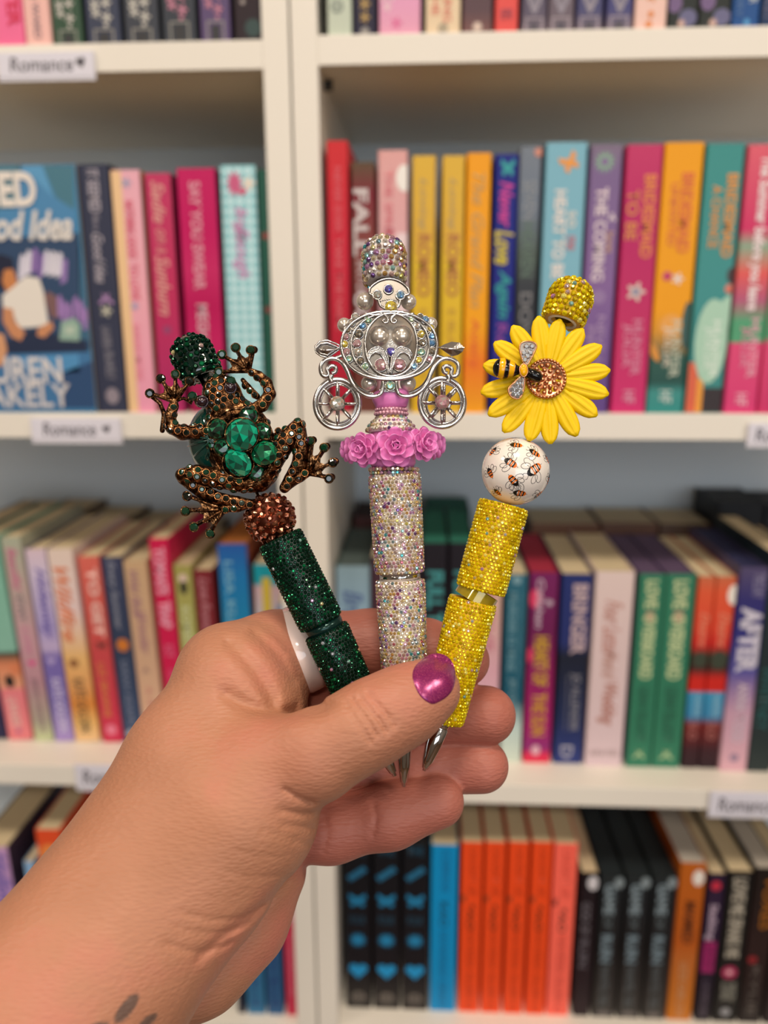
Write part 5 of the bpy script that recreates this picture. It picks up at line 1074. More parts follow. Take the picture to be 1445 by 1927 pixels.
# rear frame of the carriage, seen between the front bars
car = MB()
for pth, r in ((ell(668, 905, 350, 255, h=-42), 4), (ell(672, 905, 210, 235, h=-42), 3.5)): car.tube(pth, r, 8, closed=True)
scroll([(250, 1010), (320, 1040), (380, 1170), (440, 1235), (545, 1280), (600, 1250), (617, 1180)], 3.5, -36)
P2.build(car, 'rear_carriage_frame', m_silver)
# neck: pink bead, pearl rings, stone cone, roses, stone ring
q = MB(); q.lathe(P2(734, 734), P2(737, 770)-P2(734, 734), [(0, 20), (2, 30), (8, 35), (18, 35), (28, 31), (34, 29), (36, 20)], 32); P2.build(q, 'pink_bead', m_pink)
q = MB()
for k, (v_, r, rr) in enumerate([(772, 29, 2.9), (779, 30, 3.2)]):
    nn = 26
    for i in range(nn):
        a = 2*math.pi*(i+0.5*k)/nn; q.sphere(P2(736, v_)+Vector((math.cos(a)*r, 0, math.sin(a)*r)), rr, 8, 6)
q.lathe(P2(736, 768), (0, -1, 0), [(0, 20), (0.5, 27), (15, 27), (16, 20)], 28); P2.build(q, 'pearl_ring', m_pinkpearl)
q = MB(); prof = [(0, 28), (6, 34), (14, 42), (24, 49), (30, 48), (32, 30)]
q.lathe(P2(736, 784), (0, -1, 0), [(t, r-3) for t, r in prof], 32); cone = P2.build(q, 'stone_collar', m_cbase)
q = MB(); rr_ = lambda t: np.interp(t, [p[0] for p in prof], [p[1] for p in prof])-2
stones_around(q, P2(736, 784), (0, -1, 0), 28, rr_, 4.0, t0=2, acc=0.2, seed=31); t = P2.build(q, 'rhinestones', [m_cstone, m_ab], cone); t['kind'] = 'stuff'
q = MB(); q.lathe(P2(738, 812), (0.02, -1, 0), [(0, 30), (3, 40), (60, 43), (70, 38)], 32); P2.build(q, 'flower_band', m_pink)
# roses: every petal a curved sheet with thickness
def petal_mesh(name, Wd, Ln, cup, m, k):
    q = MB(); nu, nv = 7, 6; vs = []
    for s_ in (0, 1):
        for j in range(nv+1):
            v_ = j/nv
            for i in range(nu+1):
                u_ = i/nu*2-1
                hw = Wd*(0.35+0.65*math.sin(min(1, v_*1.25)*math.pi/2))*(1 if v_ < 0.75 else math.sqrt(max(0, 1-((v_-0.75)/0.27)**2))*0.6+0.4)
                x = u_*hw*0.5; y = v_*Ln*(1-0.12*abs(u_)**3); z = cup*(v_**2)*(1-0.4*v_)+0.18*Wd*(u_*u_)*(1-0.3*v_)+(0.6 if v_ > 0.95 else 0) - s_*1.3
                z -= 0.5*cup*max(0, v_-0.72)**1.2
                vs.append((x, y, z))
    fs = []; M_ = (nu+1)*(nv+1)
    for j in range(nv):
        for i in range(nu):
            a = j*(nu+1)+i; fs += [(a, a+1, a+nu+2, a+nu+1), (M_+a+1, M_+a, M_+a+nu+1, M_+a+nu+2)]
    for i in range(nu): a = i; fs.append((a+1, a, M_+a, M_+a+1)); a = nv*(nu+1)+i; fs.append((a, a+1, M_+a+1, M_+a))
    for j in range(nv): a = j*(nu+1); fs.append((a, a+nu+1, M_+a+nu+1, M_+a)); a = j*(nu+1)+nu; fs.append((a+nu+1, a, M_+a, M_+a+nu+1))
    q.add(vs, fs, 0, True); return q.mesh(name, m, k)
PET = [petal_mesh('rose_petal', w_, l_, c_, m_pink, P2.k) for (w_, l_, c_) in ((26, 28, 5), (22, 24, 9), (17, 18, 12), (12, 12, 13))]
def rose(u, v, h, nrm, sc, seed):
    z = Vector(nrm).normalized(); B = z.to_track_quat('Z', 'Y').to_matrix().to_4x4()
    root = empty('rose', P2(u, v, h)*P2.k, P2.root)
    root.matrix_local = Matrix.Translation(P2(u, v, h)*P2.k) @ B @ Matrix.Diagonal((sc, sc, sc, 1)); rnd = random.Random(seed)
    core = MB(); core.sphere((0, 0, 2), 13, 14, 10, sc=(1, 1, 0.8)); core.build('rose_core', m_pink, root, P2.k)
    for ring_, (n_, mi, r0, z0, tilt) in enumerate([(7, 0, 7, -3, 0.10), (6, 0, 5, 2, 0.42), (5, 1, 3.5, 5, 0.72), (4, 2, 2, 7, 1.02), (3, 3, 0.8, 8, 1.3)]):
        for i in range(n_):
            a = 2*math.pi*(i+0.5*ring_)/n_+rnd.uniform(-0.12, 0.12)
            o = link('rose_petal', PET[mi], root); o.matrix_local = Matrix.Rotation(a, 4, 'Z') @ Matrix.Translation(Vector((0, r0, z0+(i % 2)*1.0))*P2.k) @ Matrix.Rotation(tilt+rnd.uniform(-0.06, 0.06), 4, 'X') @ Matrix.Rotation(rnd.uniform(-0.12, 0.12), 4, 'Y')
rose(744.5, 841, 42, (0.02, 0.05, 1), 1.16, 1); rose(687, 846, 30, (-0.55, -0.05, 0.85), 0.98, 2); rose(793, 836, 30, (0.62, 0.1, 0.8), 0.98, 3)
rose(663, 846, -22, (-0.9, 0, -0.5), 0.8, 4); rose(815, 838, -22, (0.9, 0, -0.5), 0.8, 5)
q = MB()
for k, (v_, r, s_) in enumerate([(884, 47, 4.0), (891, 45, 3.6)]):
    q.lathe(P2(741, v_-3), (0.03, -1, 0), [(0, 30), (1, r-3), (6, r-3), (7, 30)], 32, mi=2)
    nn = int(2*math.pi*r/(2*s_*1.05))
    for i in range(nn):
        a = 2*math.pi*(i+0.5*k)/nn; d = Vector((math.cos(a), 0, math.sin(a))); q.stone(P2(741, v_)+d*(r-1), d, s_, 0.65, 7, mi=0 if i % 3 else 1, twist=a)
t = P2.build(q, 'stone_ring', [m_cstone, m_ab, m_silver])

# ------------------------------------------------------------------ 3: the yellow pen with the sunflower
P3 = Frame('pen', 'golden yellow rhinestone pen with a sunflower and a small bee', 930, 950)
rod(P3, (1062, 610, -10), (885, 1180, 0), 4.2, m_chrome)
sleeve(P3, (948, 949), (904, 1111), 48, 48, m_ybase, [m_ystone, m_ab], 41, 0.035)
sleeve(P3, (890, 1129), (833, 1356), 46.5, 40, m_ybase, [m_ystone, m_ab], 42, 0.035)
q = MB(); q.lathe(P3(903, 1110), P3(890, 1131)-P3(903, 1110), [(0, 39), (25, 39)], 48, caps=False); P3.build(q, 'clear_ring', mat('yellow_clear_plastic', '#a08a1c', 0.1, 0.2, Coat_Weight=1.0))
rod(P3, (833, 1352), (798, 1450), 18, m_chrome, 'writing_tip', tip_prof(18))
cap(P3, (1085, 527), (-0.33, 0.92, 0.08), 41, 86, m_ybase, [m_ystone, m_ab], 43, 0.06, 5.2, ringmat=mat('white_rim', '#e2d6c0', 0.4))
SX = lambda x, y, h=0: P3(860+x/4.19, 500+y/4.19, h)
s4 = lambda r: r/4.19
m_pet = mat('sunflower_enamel', '#ecc400', 0.5, Specular_IOR_Level=0.3); bump(m_pet, 3000, 0.05, 0.0002)
m_black = mat('black_enamel', '#0b0a0a', 0.12); m_yel = mat('bee_yellow_enamel', '#efb008', 0.14)
def sun_petal(L_, W_, k):
    """thick petal with two long grooves; y is the long axis"""
    q = MB(); nu, nv = 12, 12; top = []; bot = []
    for j in range(nv+1):
        v_ = j/nv; hw = W_*0.5*(0.42+0.58*math.sin(min(v_/0.62, 1)*math.pi/2)) * (1 if v_ < 0.62 else math.sqrt(max(0.0, 1-((v_-0.62)/0.385)**2.3)))
        for i in range(nu+1):
            u_ = i/nu*2-1
            g = -3.6*math.exp(-((abs(u_)-0.36)/0.12)**2)*min(1, v_*3)*(1 if v_ < 0.75 else max(0, 1-(v_-0.75)/0.22))
            z = 9+5.0*math.sin(math.pi*min(1, v_*0.9+0.08))*(1-u_*u_*0.75)+g-3.0*u_**4
            top.append((u_*hw, v_*L_, z)); bot.append((u_*hw*0.93, v_*L_*0.985, -3))
    M_ = (nu+1)*(nv+1); fs = []
    for j in range(nv):
        for i in range(nu):
            a = j*(nu+1)+i; fs += [(a, a+1, a+nu+2, a+nu+1), (M_+a+1, M_+a, M_+a+nu+1, M_+a+nu+2)]
    for i in range(nu): a = i; fs.append((a+1, a, M_+a, M_+a+1)); a = nv*(nu+1)+i; fs.append((a, a+1, M_+a+1, M_+a))
    for j in range(nv): a = j*(nu+1); fs.append((a, a+nu+1, M_+a+nu+1, M_+a)); a = j*(nu+1)+nu; fs.append((a+nu+1, a, M_+a, M_+a+nu+1))
    q.add(top+bot, fs, 0, True); return q.mesh('petal', m_pet, k)
q = MB(); cS = SX(700, 893, 20); q.lathe(cS-Vector((0, 0, 8)), (0, 0, 1), [(0, 30), (0.5, 50), (9, 52), (14, 44), (17, 34)], 48)
sun = P3.build(q, 'sunflower_charm', m_pet)
pm = sun_petal(104, 34.5, P3.k)
TIPS = [(635, 405), (802, 432), (985, 505), (1128, 640), (1197, 830), (1183, 1022), (1095, 1190), (935, 1350), (730, 1412), (558, 1388), (358, 1318), (238, 1185), (180, 1005), (198, 790), (285, 612), (428, 482)]
for i, (x, y) in enumerate(TIPS):
    d = SX(x, y, 20)-cS; d.z = 0; Lp = d.length; a = math.atan2(d.y, d.x)-math.pi/2
    o = link('petal', pm, sun); o.matrix_local = Matrix.Translation((cS+d.normalized()*14+Vector((0, 0, (i % 2)*2.0-1)))*P3.k) @ Matrix.Rotation(a, 4, 'Z') @ Matrix.Rotation(0.03, 4, 'X') @ Matrix.Diagonal((1, (Lp-14)/104, 1, 1))
q = MB(); c = SX(700, 893, 33)
q.lathe(c-Vector((0, 0, 4)), (0, 0, 1), [(0, 36), (5, 37.5), (7, 35), (7, 31), (3, 27), (2, 0.1)], 48)
for i in range(34):
    a = 2*math.pi*i/34; q.sphere(c+Vector((math.cos(a)*34.5, math.sin(a)*34.5, 4.4)), 3.3, 10, 7)
for rr_, nn, off in ((25, 14, 0.2), (15.8, 9, 0.5), (6.6, 4, 0.1)):
    for i in range(nn):
        a = 2*math.pi*(i+off)/nn; q.sphere(c+Vector((math.cos(a)*rr_, math.sin(a)*rr_, 0.6)), 4.3, 12, 8)
P3.build(q, 'flower_centre', m_rosegold, sun)
# bee
bee_h = 50
ab0 = SX(285, 800, bee_h); ab1 = SX(490, 828, bee_h); axb = (ab1-ab0); Lb = axb.length; axb.normalize()
prof = []; N_ = 24
for i in range(N_+1):
    t = i/N_; prof.append((Lb*t, max(0.3, s4(80)*math.sqrt(max(0, 1-((t-0.36)/0.37)**2)) if t < 0.36 else s4(80)*(1-0.62*((t-0.36)/0.64)**1.5))))
q = MB(); nn = 24; xx, yy = basis(axb); vs = []
for t, r in prof:
    for k in range(nn): a = 2*math.pi*k/nn; d = xx*math.cos(a)*r+yy*math.sin(a)*r; d.z *= 0.75; vs.append(ab0+axb*t+d)
st = q; base_i = len(q.v); q.v += [tuple(v) for v in vs]
cuts = [(0.0, 0.2, 1), (0.2, 0.42, 0), (0.42, 0.58, 1), (0.58, 0.8, 0), (0.8, 1.1, 1)]
for i in range(N_):
    mi_ = next(c_[2] for c_ in cuts if c_[0] <= (i+0.5)/N_ < c_[1])
    for k in range(nn): q.f.append((i*nn+k, (i+1)*nn+k, (i+1)*nn+(k+1) % nn, i*nn+(k+1) % nn)); q.mi.append(mi_); q.sm.append(True)
bee = P3.build(q, 'bee_charm', [m_yel, m_black])
q = MB()
for t in (0.2, 0.42, 0.58, 0.8):
    r = np.interp(t*Lb, [p[0] for p in prof], [p[1] for p in prof])
    q.tube([ab0+axb*(Lb*t)+(lambda d: Vector((d.x, d.y, d.z*0.75)))(xx*math.cos(a)*(r+0.2)+yy*math.sin(a)*(r+0.2)) for a in [2*math.pi*k/24 for k in range(24)]], 0.7, 6, closed=True)
P3.build(q, 'gold_stripe_rims', m_rosegold, bee)
q = MB(); q.tube([SX(545, 838, bee_h), SX(600, 860, bee_h+1), SX(645, 880, bee_h), SX(665, 858, bee_h)], [9, 10.5, 10, 5], 14); q.sphere(SX(628, 868, bee_h), 9.5, 14, 10)
for (x, y) in ((625, 905), (650, 905)): q.tube([SX(640, 885, bee_h+4), SX(x, y, bee_h+6)], [1.6, 0.9], 6)
P3.build(q, 'bee_head', m_black, bee)
q = MB(); q.sphere(SX(525, 825, bee_h+9), 11, 18, 12, sc=(0.62, 1.0, 0.42)); P3.build(q, 'bee_thorax', m_yel, bee)
q = MB(); q.tube([SX(525, 825, bee_h+9)+Vector((math.cos(a)*7.4, math.sin(a)*11.4, 0)) for a in [2*math.pi*k/24 for k in range(24)]], 1.3, 8, closed=True); P3.build(q, 'thorax_rim', m_rosegold, bee)
m_wcr = mat('wing_crystal', '#e8eaec', 0.05, 0.85); m_wbase = mat('wing_silver', '#b0a8a0', 0.3, 0.8)
for (pts_, cr) in (([(528, 775), (505, 720), (492, 660), (500, 618), (530, 600), (575, 598), (612, 610), (626, 640), (605, 690), (580, 740), (560, 778)], [(545, 637), (590, 637), (525, 688), (578, 686), (533, 745), (556, 715)]),
                   ([(500, 876), (530, 882), (532, 930), (522, 990), (498, 1040), (465, 1050), (425, 1032), (403, 990), (412, 958), (455, 915)], [(495, 905), (462, 940), (498, 948), (432, 975), (470, 985), (500, 1000), (440, 1012), (475, 1028)])):
    P_ = [SX(x, y, bee_h+4) for x, y in pts_]
    area_ = sum(P_[i].x*P_[(i+1) % len(P_)].y-P_[(i+1) % len(P_)].x*P_[i].y for i in range(len(P_)))
    pl = P_ if area_ > 0 else P_[::-1]
    q = MB(); q.plate([p[:2] for p in pl], None, bee_h+0, bee_h+4, mi=0)
    sm_ = smooth_path(pl+[pl[0]], 3)[:-1]; q.tube([Vector((p.x, p.y, bee_h+5)) for p in sm_], 1.5, 8, mi=1, closed=True)
    wg = P3.build(q, 'bee_wing', [m_wbase, m_rosegold], bee)
    q = MB()
    for (x, y) in cr: q.stone(SX(x, y, bee_h+5), (0, 0, 1), 5.6, 0.6, 8)
    t = P3.build(q, 'wing_crystals', m_wcr, bee); t['kind'] = 'stuff'
# printed white ball
c = P3(970, 887, 0); Rb_ = 63.5
q = MB(); q.sphere(c, Rb_, 48, 32); ball = P3.build(q, 'printed_ball_bead', mat('ivory_bead', '#ece4dc', 0.16, 0.0, Coat_Weight=0.8, Coat_Roughness=0.06))
m_or = mat('print_orange', '#e07020', 0.25); m_bk = mat('print_black', '#121010', 0.25)
def on_ball(dx, dy):
    """a point of the ball straight in front of a flat offset (in pixels) from its middle"""
    r = math.hypot(dx, dy); th = r/Rb_; 
    if r < 1e-6: return c+Vector((0, 0, Rb_))
    return c + Vector((dx/r*math.sin(th), dy/r*math.sin(th), math.cos(th)))*(Rb_+0.15)
def disc_poly(q, f, mi):      # fan over a closed outline given in print coordinates
    k = len(f); mx = sum(p[0] for p in f)/k; my = sum(p[1] for p in f)/k
    q.add([on_ball(mx, my)]+[on_ball(*p) for p in f], [(0, i+1, (i+1) % k+1) for i in range(k)], mi)
def printed_bee(x, y, s_, ang):
    a0 = math.radians(ang); q = MB(); s_ = s_*1.5
    # centre given in crop pixels of the ball picture
    dx0 = (860+x/4.19)-970; dy0 = -((500+y/4.19)-887)
    rr = math.hypot(dx0, dy0); th = math.asin(min(0.98, rr/Rb_)); kk = th*Rb_/max(rr, 1e-6); dx0 *= kk; dy0 *= kk
    T_ = lambda px, py: (dx0+(px*math.cos(a0)-py*math.sin(a0))*s_, dy0+(px*math.sin(a0)+py*math.cos(a0))*s_)
    wid = lambda t: 4.2*math.sqrt(max(0, 1-(t/8.5)**2))**0.8
    segs = [(-8.4, -5.5, 0), (-5.5, -3.6, 1), (-3.6, -1.2, 0), (-1.2, 0.6, 1), (0.6, 2.6, 0), (2.6, 8.4, 1)]
    for t0_, t1_, mi in segs:
        up_ = [T_(t, wid(t)) for t in np.linspace(t0_, t1_, 5)]; dn = [T_(t, -wid(t)) for t in np.linspace(t1_, t0_, 5)]
        disc_poly(q, up_+dn, mi)
    def line(pts_, wd=0.42):
        for i in range(len(pts_)-1):
            a = Vector(T_(*pts_[i])); b_ = Vector(T_(*pts_[i+1])); n_ = (b_-a); n_ = Vector((-n_.y, n_.x)).normalized()*wd
            q.add([on_ball(*(a+n_)), on_ball(*(a-n_)), on_ball(*(b_-n_)), on_ball(*(b_+n_))], [(0, 1, 2, 3)], 1)
    for sg in (1, -1):
        for (cx_, cy_, ra, rb, rt_) in ((0.5, 8.2, 5.6, 3.4, 1.2), (5.0, 7.4, 4.6, 2.8, 0.5)):
            line([(cx_+ra*math.cos(t)*math.cos(rt_)-rb*math.sin(t)*math.sin(rt_), sg*(cy_+ra*math.cos(t)*math.sin(rt_)+rb*math.sin(t)*math.cos(rt_))) for t in [2*math.pi*k/14 for k in range(15)]])
        line([(8, sg*1), (10.5, sg*3), (12.5, sg*2.6)])
    line([(-8.4, 0), (-10.4, 0)])
    P3.build(q, 'printed_bee', [m_or, m_bk], ball)
for a in [(435, 1428, 1.0, 168), (575, 1490, 1.0, 150), (382, 1568, 1.05, 145), (268, 1470, 0.95, 50), (240, 1640, 0.95, 120), (405, 1705, 1.0, -50), (565, 1620, 1.35, -145), (460, 1800, 1.05, 170), (690, 1530, 0.9, 120), (620, 1810, 1.0, 215), (705, 1690, 1.0, 80), (300, 1790, 0.8, 140)]: printed_bee(*a)
# ================================================================== the hand
def cp(u, v, d): return np.array([(u-CX)/F*d, -(v-CY)/F*d, -d])
def nd(u, v, d, rpx): return (cp(u, v, d), rpx*d/F)
CH = {
 'back': [nd(445, 1294, .236, 110), nd(358, 1440, .229, 114), nd(276, 1606, .219, 133), nd(178, 1768, .208, 160), nd(52, 1940, .198, 190), nd(-250, 2330, .188, 245)],
 'thenar': [nd(520, 1440, .2165, 88), nd(455, 1530, .217, 128), nd(368, 1655, .214, 126), nd(258, 1785, .207, 125), nd(120, 1965, .199, 185)],
 'heel': [nd(502, 1640, .2475, 74), nd(452, 1732, .243, 80), nd(378, 1812, .237, 82), nd(310, 1868, .230, 66)],
 'palm': [nd(480, 1330, .244, 95), nd(500, 1500, .2475, 92), nd(470, 1620, .244, 92)],
 'thumb': [nd(500, 1448, .2155, 93), nd(590, 1418, .2125, 86), nd(668, 1378, .2125, 75), nd(712, 1352, .2135, 74), nd(762, 1326, .2155, 69), nd(806, 1300, .2175, 60)],
 'index': [nd(430, 1270, .241, 98), nd(520, 1230, .250, 76), nd(600, 1218, .2555, 66), nd(700, 1214, .2570, 62), nd(800, 1226, .2560, 56), nd(872, 1243, .253, 49)],
 'middle': [nd(490, 1370, .256, 70), nd(640, 1342, .262, 62), nd(800, 1342, .259, 59), nd(915, 1346, .2535, 55)],
 'ring': [nd(500, 1460, .256, 66), nd(650, 1440, .2625, 60), nd(800, 1438, .2585, 55), nd(906, 1441, .2535, 50.5)],
 'pinky': [nd(520, 1560, .2495, 66), nd(625, 1560, .2475, 58), nd(735, 1535, .2465, 57), nd(824, 1508, .2465, 49)],
}
# creases: (points in pixels, width px, depth m, only nearer than this depth)
CREASE = [
 ([(411, 1296), (450, 1320), (508, 1340), (571, 1339), (630, 1322)], 14, .0014, .232),
 ([(423, 1204), (462, 1240), (494, 1282), (518, 1330)], 14, .0014, .245),
 ([(470, 1185), (520, 1230), (560, 1290)], 10, .0007, .247),
 ([(660, 1310), (676, 1335), (700, 1368), (712, 1390)], 5.0, .0009, .215), ([(674, 1306), (692, 1330), (716, 1358), (730, 1382)], 5.0, .0010, .215),
 ([(688, 1300), (706, 1322), (728, 1346), (744, 1370)], 5.0, .0009, .215), ([(648, 1318), (664, 1345), (686, 1378), (700, 1402)], 5, .0007, .215),
 ([(592, 1512), (560, 1500), (530, 1482)], 5, .0010, .228), ([(590, 1532), (556, 1530), (520, 1522)], 5, .0007, .228), ([(594, 1560), (560, 1556), (524, 1552)], 4.5, .0006, .228), ([(586, 1590), (548, 1582)], 4, .0005, .228),
 ([(556, 1644), (484, 1714), (417, 1764), (363, 1815)], 9, .0008, .240),
 ([(330, 1715), (400, 1730), (460, 1725), (500, 1700)], 5, .0005, .226), ([(300, 1770), (360, 1790), (410, 1785), (440, 1770)], 5, .0006, .226), ([(318, 1740), (380, 1756), (440, 1750), (480, 1730)], 4, .0004, .226),
 ([(700, 1505), (708, 1540), (700, 1580)], 5, .0005, .245), ([(608, 1530), (616, 1570), (606, 1610)], 5, .0004, .245),
 ([(480, 1560), (540, 1575), (580, 1570)], 4, .0003, .228), ([(430, 1600), (500, 1612), (560, 1608)], 4, .00025, .228), ([(420, 1640), (480, 1652), (540, 1645)], 4, .0003, .228),
]
def hand_f(p):
    back = chain(p, CH['back'], .010); d = smin(back, chain(p, CH['thenar'], .010), .014)
    d = smin(d, chain(p, CH['palm'], .010), .010)
    d = smin(d, chain(p, CH['heel'], .008), .0035)
    d = smin(d, chain(p, CH['thumb'], .004), .0045)
    d = smin(d, chain(p, CH['index'], .005), .0045)
    fg = None
    for k in ('middle', 'ring', 'pinky'):
        e = chain(p, CH[k], .004); fg = e if fg is None else smin(fg, e, .0012)
    ix = chain(p, CH['index'], .005)
    d = smin(d, fg, .0022)
    dep = -p[:, 2]; u = p[:, 0]/dep*F+CX; v = -p[:, 1]/dep*F+CY
    for pts_, w_, a_, dm in CREASE:
        m = (np.abs(d) < .006) & (dep < dm)
        if not m.any(): continue
        uu, vv = u[m], v[m]; best = np.full(uu.shape, 1e9)
        sp = smooth_path([(x, y, 0) for x, y in pts_], 4); L_ = len(sp)-1
        for i in range(L_):
            ax_, ay_ = sp[i].x, sp[i].y; bx, by = sp[i+1].x-ax_, sp[i+1].y-ay_; l2 = bx*bx+by*by+1e-9
            t = np.clip(((uu-ax_)*bx+(vv-ay_)*by)/l2, 0, 1); g = (i+t)/L_
            dd = np.hypot(uu-ax_-t*bx, vv-ay_-t*by)+3.0*w_*np.maximum(0, np.abs(2*g-1)-0.8)*2
            best = np.minimum(best, dd)
        d[m] += a_*np.exp(-(best/w_)**2)
    return d
def bounds(chs, pad=.004):
    P_ = np.array([n_[0] for c_ in chs for n_ in c_]); r_ = np.array([n_[1] for c_ in chs for n_ in c_])[:, None]
    return (P_-r_).min(0)-pad, (P_+r_).max(0)+pad
lo, hi = bounds(CH.values())
V, Q = surface_nets(hand_f, lo, hi, .00065)
# light smoothing
E_ = np.concatenate([Q[:, [0, 1]], Q[:, [1, 2]], Q[:, [2, 3]], Q[:, [3, 0]]])
for _ in range(2):
    acc = np.zeros_like(V); cnt = np.zeros(len(V)); np.add.at(acc, E_[:, 0], V[E_[:, 1]]); np.add.at(cnt, E_[:, 0], 1); np.add.at(acc, E_[:, 1], V[E_[:, 0]]); np.add.at(cnt, E_[:, 1], 1)
    V = V*0.5+acc/np.maximum(cnt, 1)[:, None]*0.5
m_skin = bpy.data.materials.new('skin'); m_skin.use_nodes = True
n, l, b = nodes(m_skin)
setin(b, 'Roughness', 0.5); setin(b, 'Subsurface Weight', 0.12); setin(b, 'Subsurface Scale', 0.004); b.inputs['Subsurface Radius'].default_value = (1.0, 0.35, 0.2); setin(b, 'Specular IOR Level', 0.35)
at1 = n.new('ShaderNodeAttribute'); at1.attribute_name = 'rosy'; at2 = n.new('ShaderNodeAttribute'); at2.attribute_name = 'tattoo'
tc = n.new('ShaderNodeTexCoord'); no = n.new('ShaderNodeTexNoise'); no.inputs['Scale'].default_value = 26; no.inputs['Detail'].default_value = 4; l.new(tc.outputs['Object'], no.inputs['Vector'])
tan_ = ramp_node(n, [(0.35, '#a87459'), (0.5, '#b27b60'), (0.66, '#be7764')]); l.new(no.outputs['Fac'], tan_.inputs['Fac'])
ros = ramp_node(n, [(0.3, '#aa6454'), (0.7, '#b26e60')]); l.new(no.outputs['Fac'], ros.inputs['Fac'])
mx = n.new('ShaderNodeMixRGB'); l.new(at1.outputs['Fac'], mx.inputs[0]); l.new(tan_.outputs[0], mx.inputs[1]); l.new(ros.outputs[0], mx.inputs[2])
mx2 = n.new('ShaderNodeMixRGB'); mx2.inputs[2].default_value = lin('#4a4340'); l.new(at2.outputs['Fac'], mx2.inputs[0]); l.new(mx.outputs[0], mx2.inputs[1]); l.new(mx2.outputs[0], b.inputs['Base Color'])
vo = n.new('ShaderNodeTexVoronoi'); vo.inputs['Scale'].default_value = 900; mp = n.new('ShaderNodeMapping'); mp.inputs['Rotation'].default_value = (0, 0, 0.2); mp.inputs['Scale'].default_value = (0.45, 1.5, 1)
l.new(tc.outputs['Object'], mp.inputs[0]); l.new(mp.outputs[0], vo.inputs['Vector'])
bp = n.new('ShaderNodeBump'); bp.inputs['Strength'].default_value = 0.5; bp.inputs['Distance'].default_value = 0.0003; l.new(vo.outputs['Distance'], bp.inputs['Height'])
n2 = n.new('ShaderNodeTexNoise'); n2.inputs['Scale'].default_value = 160; l.new(mp.outputs[0], n2.inputs['Vector']); bp2 = n.new('ShaderNodeBump'); bp2.inputs['Strength'].default_value = 0.3; bp2.inputs['Distance'].default_value = 0.0006
l.new(n2.outputs['Fac'], bp2.inputs['Height']); l.new(bp.outputs[0], bp2.inputs['Normal']); l.new(bp2.outputs[0], b.inputs['Normal'])
me = np_mesh('hand', V, Q, [m_skin])
fd = np.minimum.reduce([chain(V, CH[k], .004) for k in ('middle', 'ring', 'pinky')]+[chain(V, CH['index'][2:], .004)])
rosy = np.clip(1-fd/.006, 0, 1)
tdist = np.linalg.norm(V-cp(800, 1300, .212), axis=1); rosy = np.maximum(rosy, 0.35*np.clip(1-tdist/.03, 0, 1)); kd = np.linalg.norm(V-cp(560, 1420, .2), axis=1); rosy = np.maximum(rosy, 0.3*np.clip(1-kd/.02, 0, 1))
dep = -V[:, 2]; uu = V[:, 0]/dep*F+CX; vv = -V[:, 1]/dep*F+CY; tat = np.zeros(len(V))
for (u_, v_, ra, rb, an) in ((238, 1898, 34, 12, -52), (278, 1922, 22, 8, -38), (180, 1935, 26, 9, -20), (300, 1960, 20, 8, -30)):
    a_ = math.radians(an); x = (uu-u_)*math.cos(a_)+(vv-v_)*math.sin(a_); y = -(uu-u_)*math.sin(a_)+(vv-v_)*math.cos(a_)
    tat = np.maximum(tat, np.clip((1.15-np.hypot(x/ra, y/rb))*4, 0, 1)*(dep < .215))
for nm, arr in (('rosy', rosy), ('tattoo', tat*0.8)):
    at_ = me.attributes.new(nm, 'FLOAT', 'POINT'); at_.data.foreach_set('value', arr.astype(np.float32))
hand = link('hand', me); hand.matrix_world = Matrix.Translation(CAMLOC) @ CAMROT.to_4x4()
tag(hand, 'left hand with tattooed wrist and magenta thumbnail, holding up three beaded pens', 'hand')
bvh = BVHTree.FromPolygons([Vector(v) for v in V], [tuple(int(i) for i in f) for f in Q])
# thumbnail: domed plate following the thumb
outl = [(775, 1276), (776, 1262), (784, 1248), (800, 1236), (815, 1230), (830, 1230), (845, 1238), (855, 1254), (858, 1276), (854, 1296), (843, 1311), (828, 1321), (814, 1326), (800, 1320), (788, 1308), (780, 1292)]
cu_, cv_ = 816, 1278; rows = [0.0, 0.25, 0.5, 0.7, 0.85, 0.95, 1.0]; q = MB(); vs = []; N_ = 32
so = smooth_path([(x, y, 0) for x, y in outl+[outl[0]]], 4)[:-1]; N_ = len(so)
def hitp(u, v):
    d_ = Vector(((u-CX)/F, -(v-CY)/F, -1)).normalized(); h_ = bvh.ray_cast(Vector((0, 0, 0)), d_); return h_[0], h_[1]
avg = Vector((0, 0, 0)); samples = []
for u_, v_ in ((816, 1278), (800, 1270), (825, 1262), (800, 1295), (825, 1300), (790, 1280)):
    h_, n_ = hitp(u_, v_)
    if h_ is not None: samples.append((h_, n_))
hc_, nc_ = samples[0]
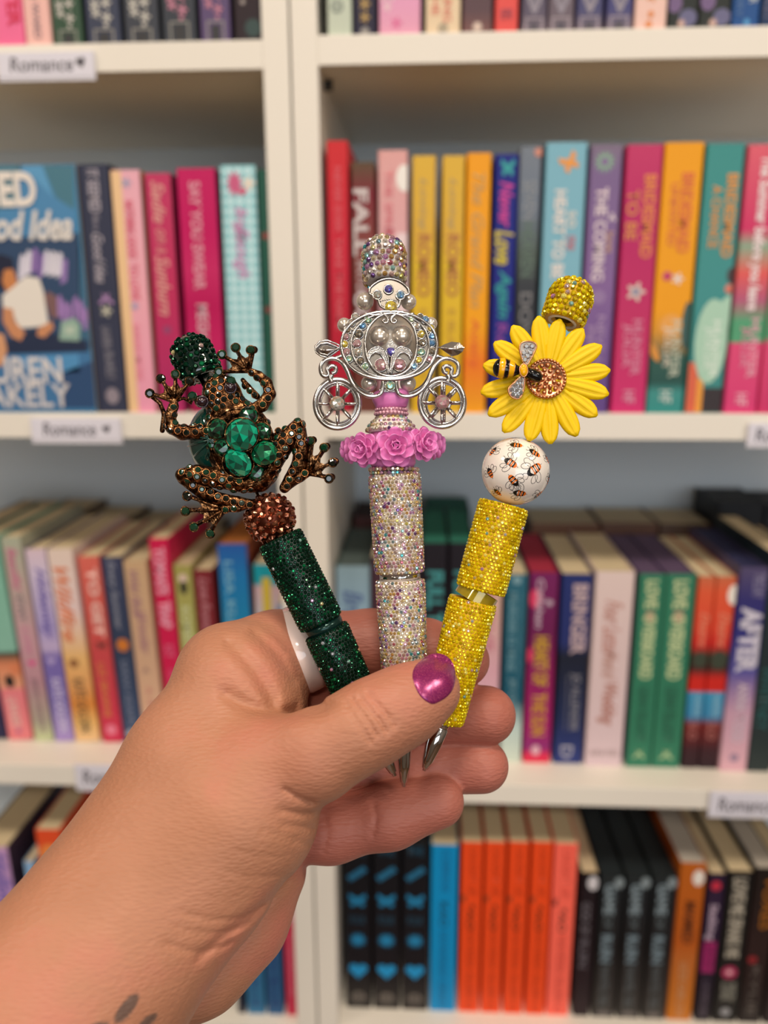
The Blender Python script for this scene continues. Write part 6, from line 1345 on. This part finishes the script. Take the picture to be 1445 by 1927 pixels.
for s_, rr in enumerate(rows):
    for p in so:
        u_ = cu_+(p.x-cu_)*rr; v_ = cv_+(p.y-cv_)*rr
        h_, n_ = hitp(u_, v_)
        if h_ is None or (-h_.z) > .235:      # past the silhouette of the flesh: carry the nail on along its own curve
            k_ = rr
            while k_ > 0.2:
                k_ -= 0.03; h2, n2_ = hitp(cu_+(p.x-cu_)*k_, cv_+(p.y-cv_)*k_)
                if h2 is not None and -h2.z < .235: break
            dz = -h2.z+(rr-k_)*.004; h_ = Vector(((u_-CX)/F*dz, -(v_-CY)/F*dz, -dz)); n_ = n2_
        lift = .0004*(1-rr**4)+.00012 if rr < 1 else -.0002
        vs.append(h_+Vector((0, 0, 1))*lift+n_*lift*0.3)
fs = []
for j in range(len(rows)-1):
    for i in range(N_): fs.append((j*N_+i, (j+1)*N_+i, (j+1)*N_+(i+1) % N_, j*N_+(i+1) % N_))
q.add(vs, fs, 0, True)
m_nail = mat('magenta_nail_polish', '#a8256e', 0.3, 0.5, Coat_Weight=0.6, Coat_Roughness=0.2)
n, l, b = nodes(m_nail); tc = n.new('ShaderNodeTexCoord'); no = n.new('ShaderNodeTexNoise'); no.inputs['Scale'].default_value = 5500; no.inputs['Detail'].default_value = 2
r_ = ramp_node(n, [(0.38, '#7c186a'), (0.55, '#98205f'), (0.70, '#d86894')]); l.new(tc.outputs['Object'], no.inputs['Vector']); l.new(no.outputs['Fac'], r_.inputs['Fac']); l.new(r_.outputs[0], b.inputs['Base Color'])
nl = q.build('thumbnail', m_nail, hand); nl['label'] = 'magenta shimmer polished thumbnail'
# white ring on the index finger
def ring_band():
    c_ = Vector(cp(565, 1222, .2515)); nx = Vector((0.94, 0.3, -0.1)).normalized(); q = MB()
    R_ = 75*.2495/F; Wd = 29*.2495/F
    x, y = basis(nx); vs = []; fs = []; prof = [(-Wd, 0), (-Wd*0.7, .0011), (0, .0016), (Wd*0.7, .0011), (Wd, 0), (Wd, -.0012), (0, -.0012), (-Wd, -.0012)]; n_ = 64; m_ = len(prof)
    for i in range(n_):
        a = 2*math.pi*i/n_; d = x*math.cos(a)+y*math.sin(a)
        for (t, r) in prof: vs.append(d*(R_+r)+nx*t)
    for i in range(n_):
        for j in range(m_): fs.append((i*m_+j, ((i+1) % n_)*m_+j, ((i+1) % n_)*m_+(j+1) % m_, i*m_+(j+1) % m_))
    q.add(vs, fs, 0, True)
    bmx = q.build('finger_ring', mat('white_silicone', '#e2cfc8', 0.12, 0.0, Coat_Weight=0.8))
    bmx.matrix_world = hand.matrix_world @ Matrix.Translation(c_); tag(bmx, 'wide glossy white-pink ring on the index finger', 'ring')
ring_band()
flush_texts()
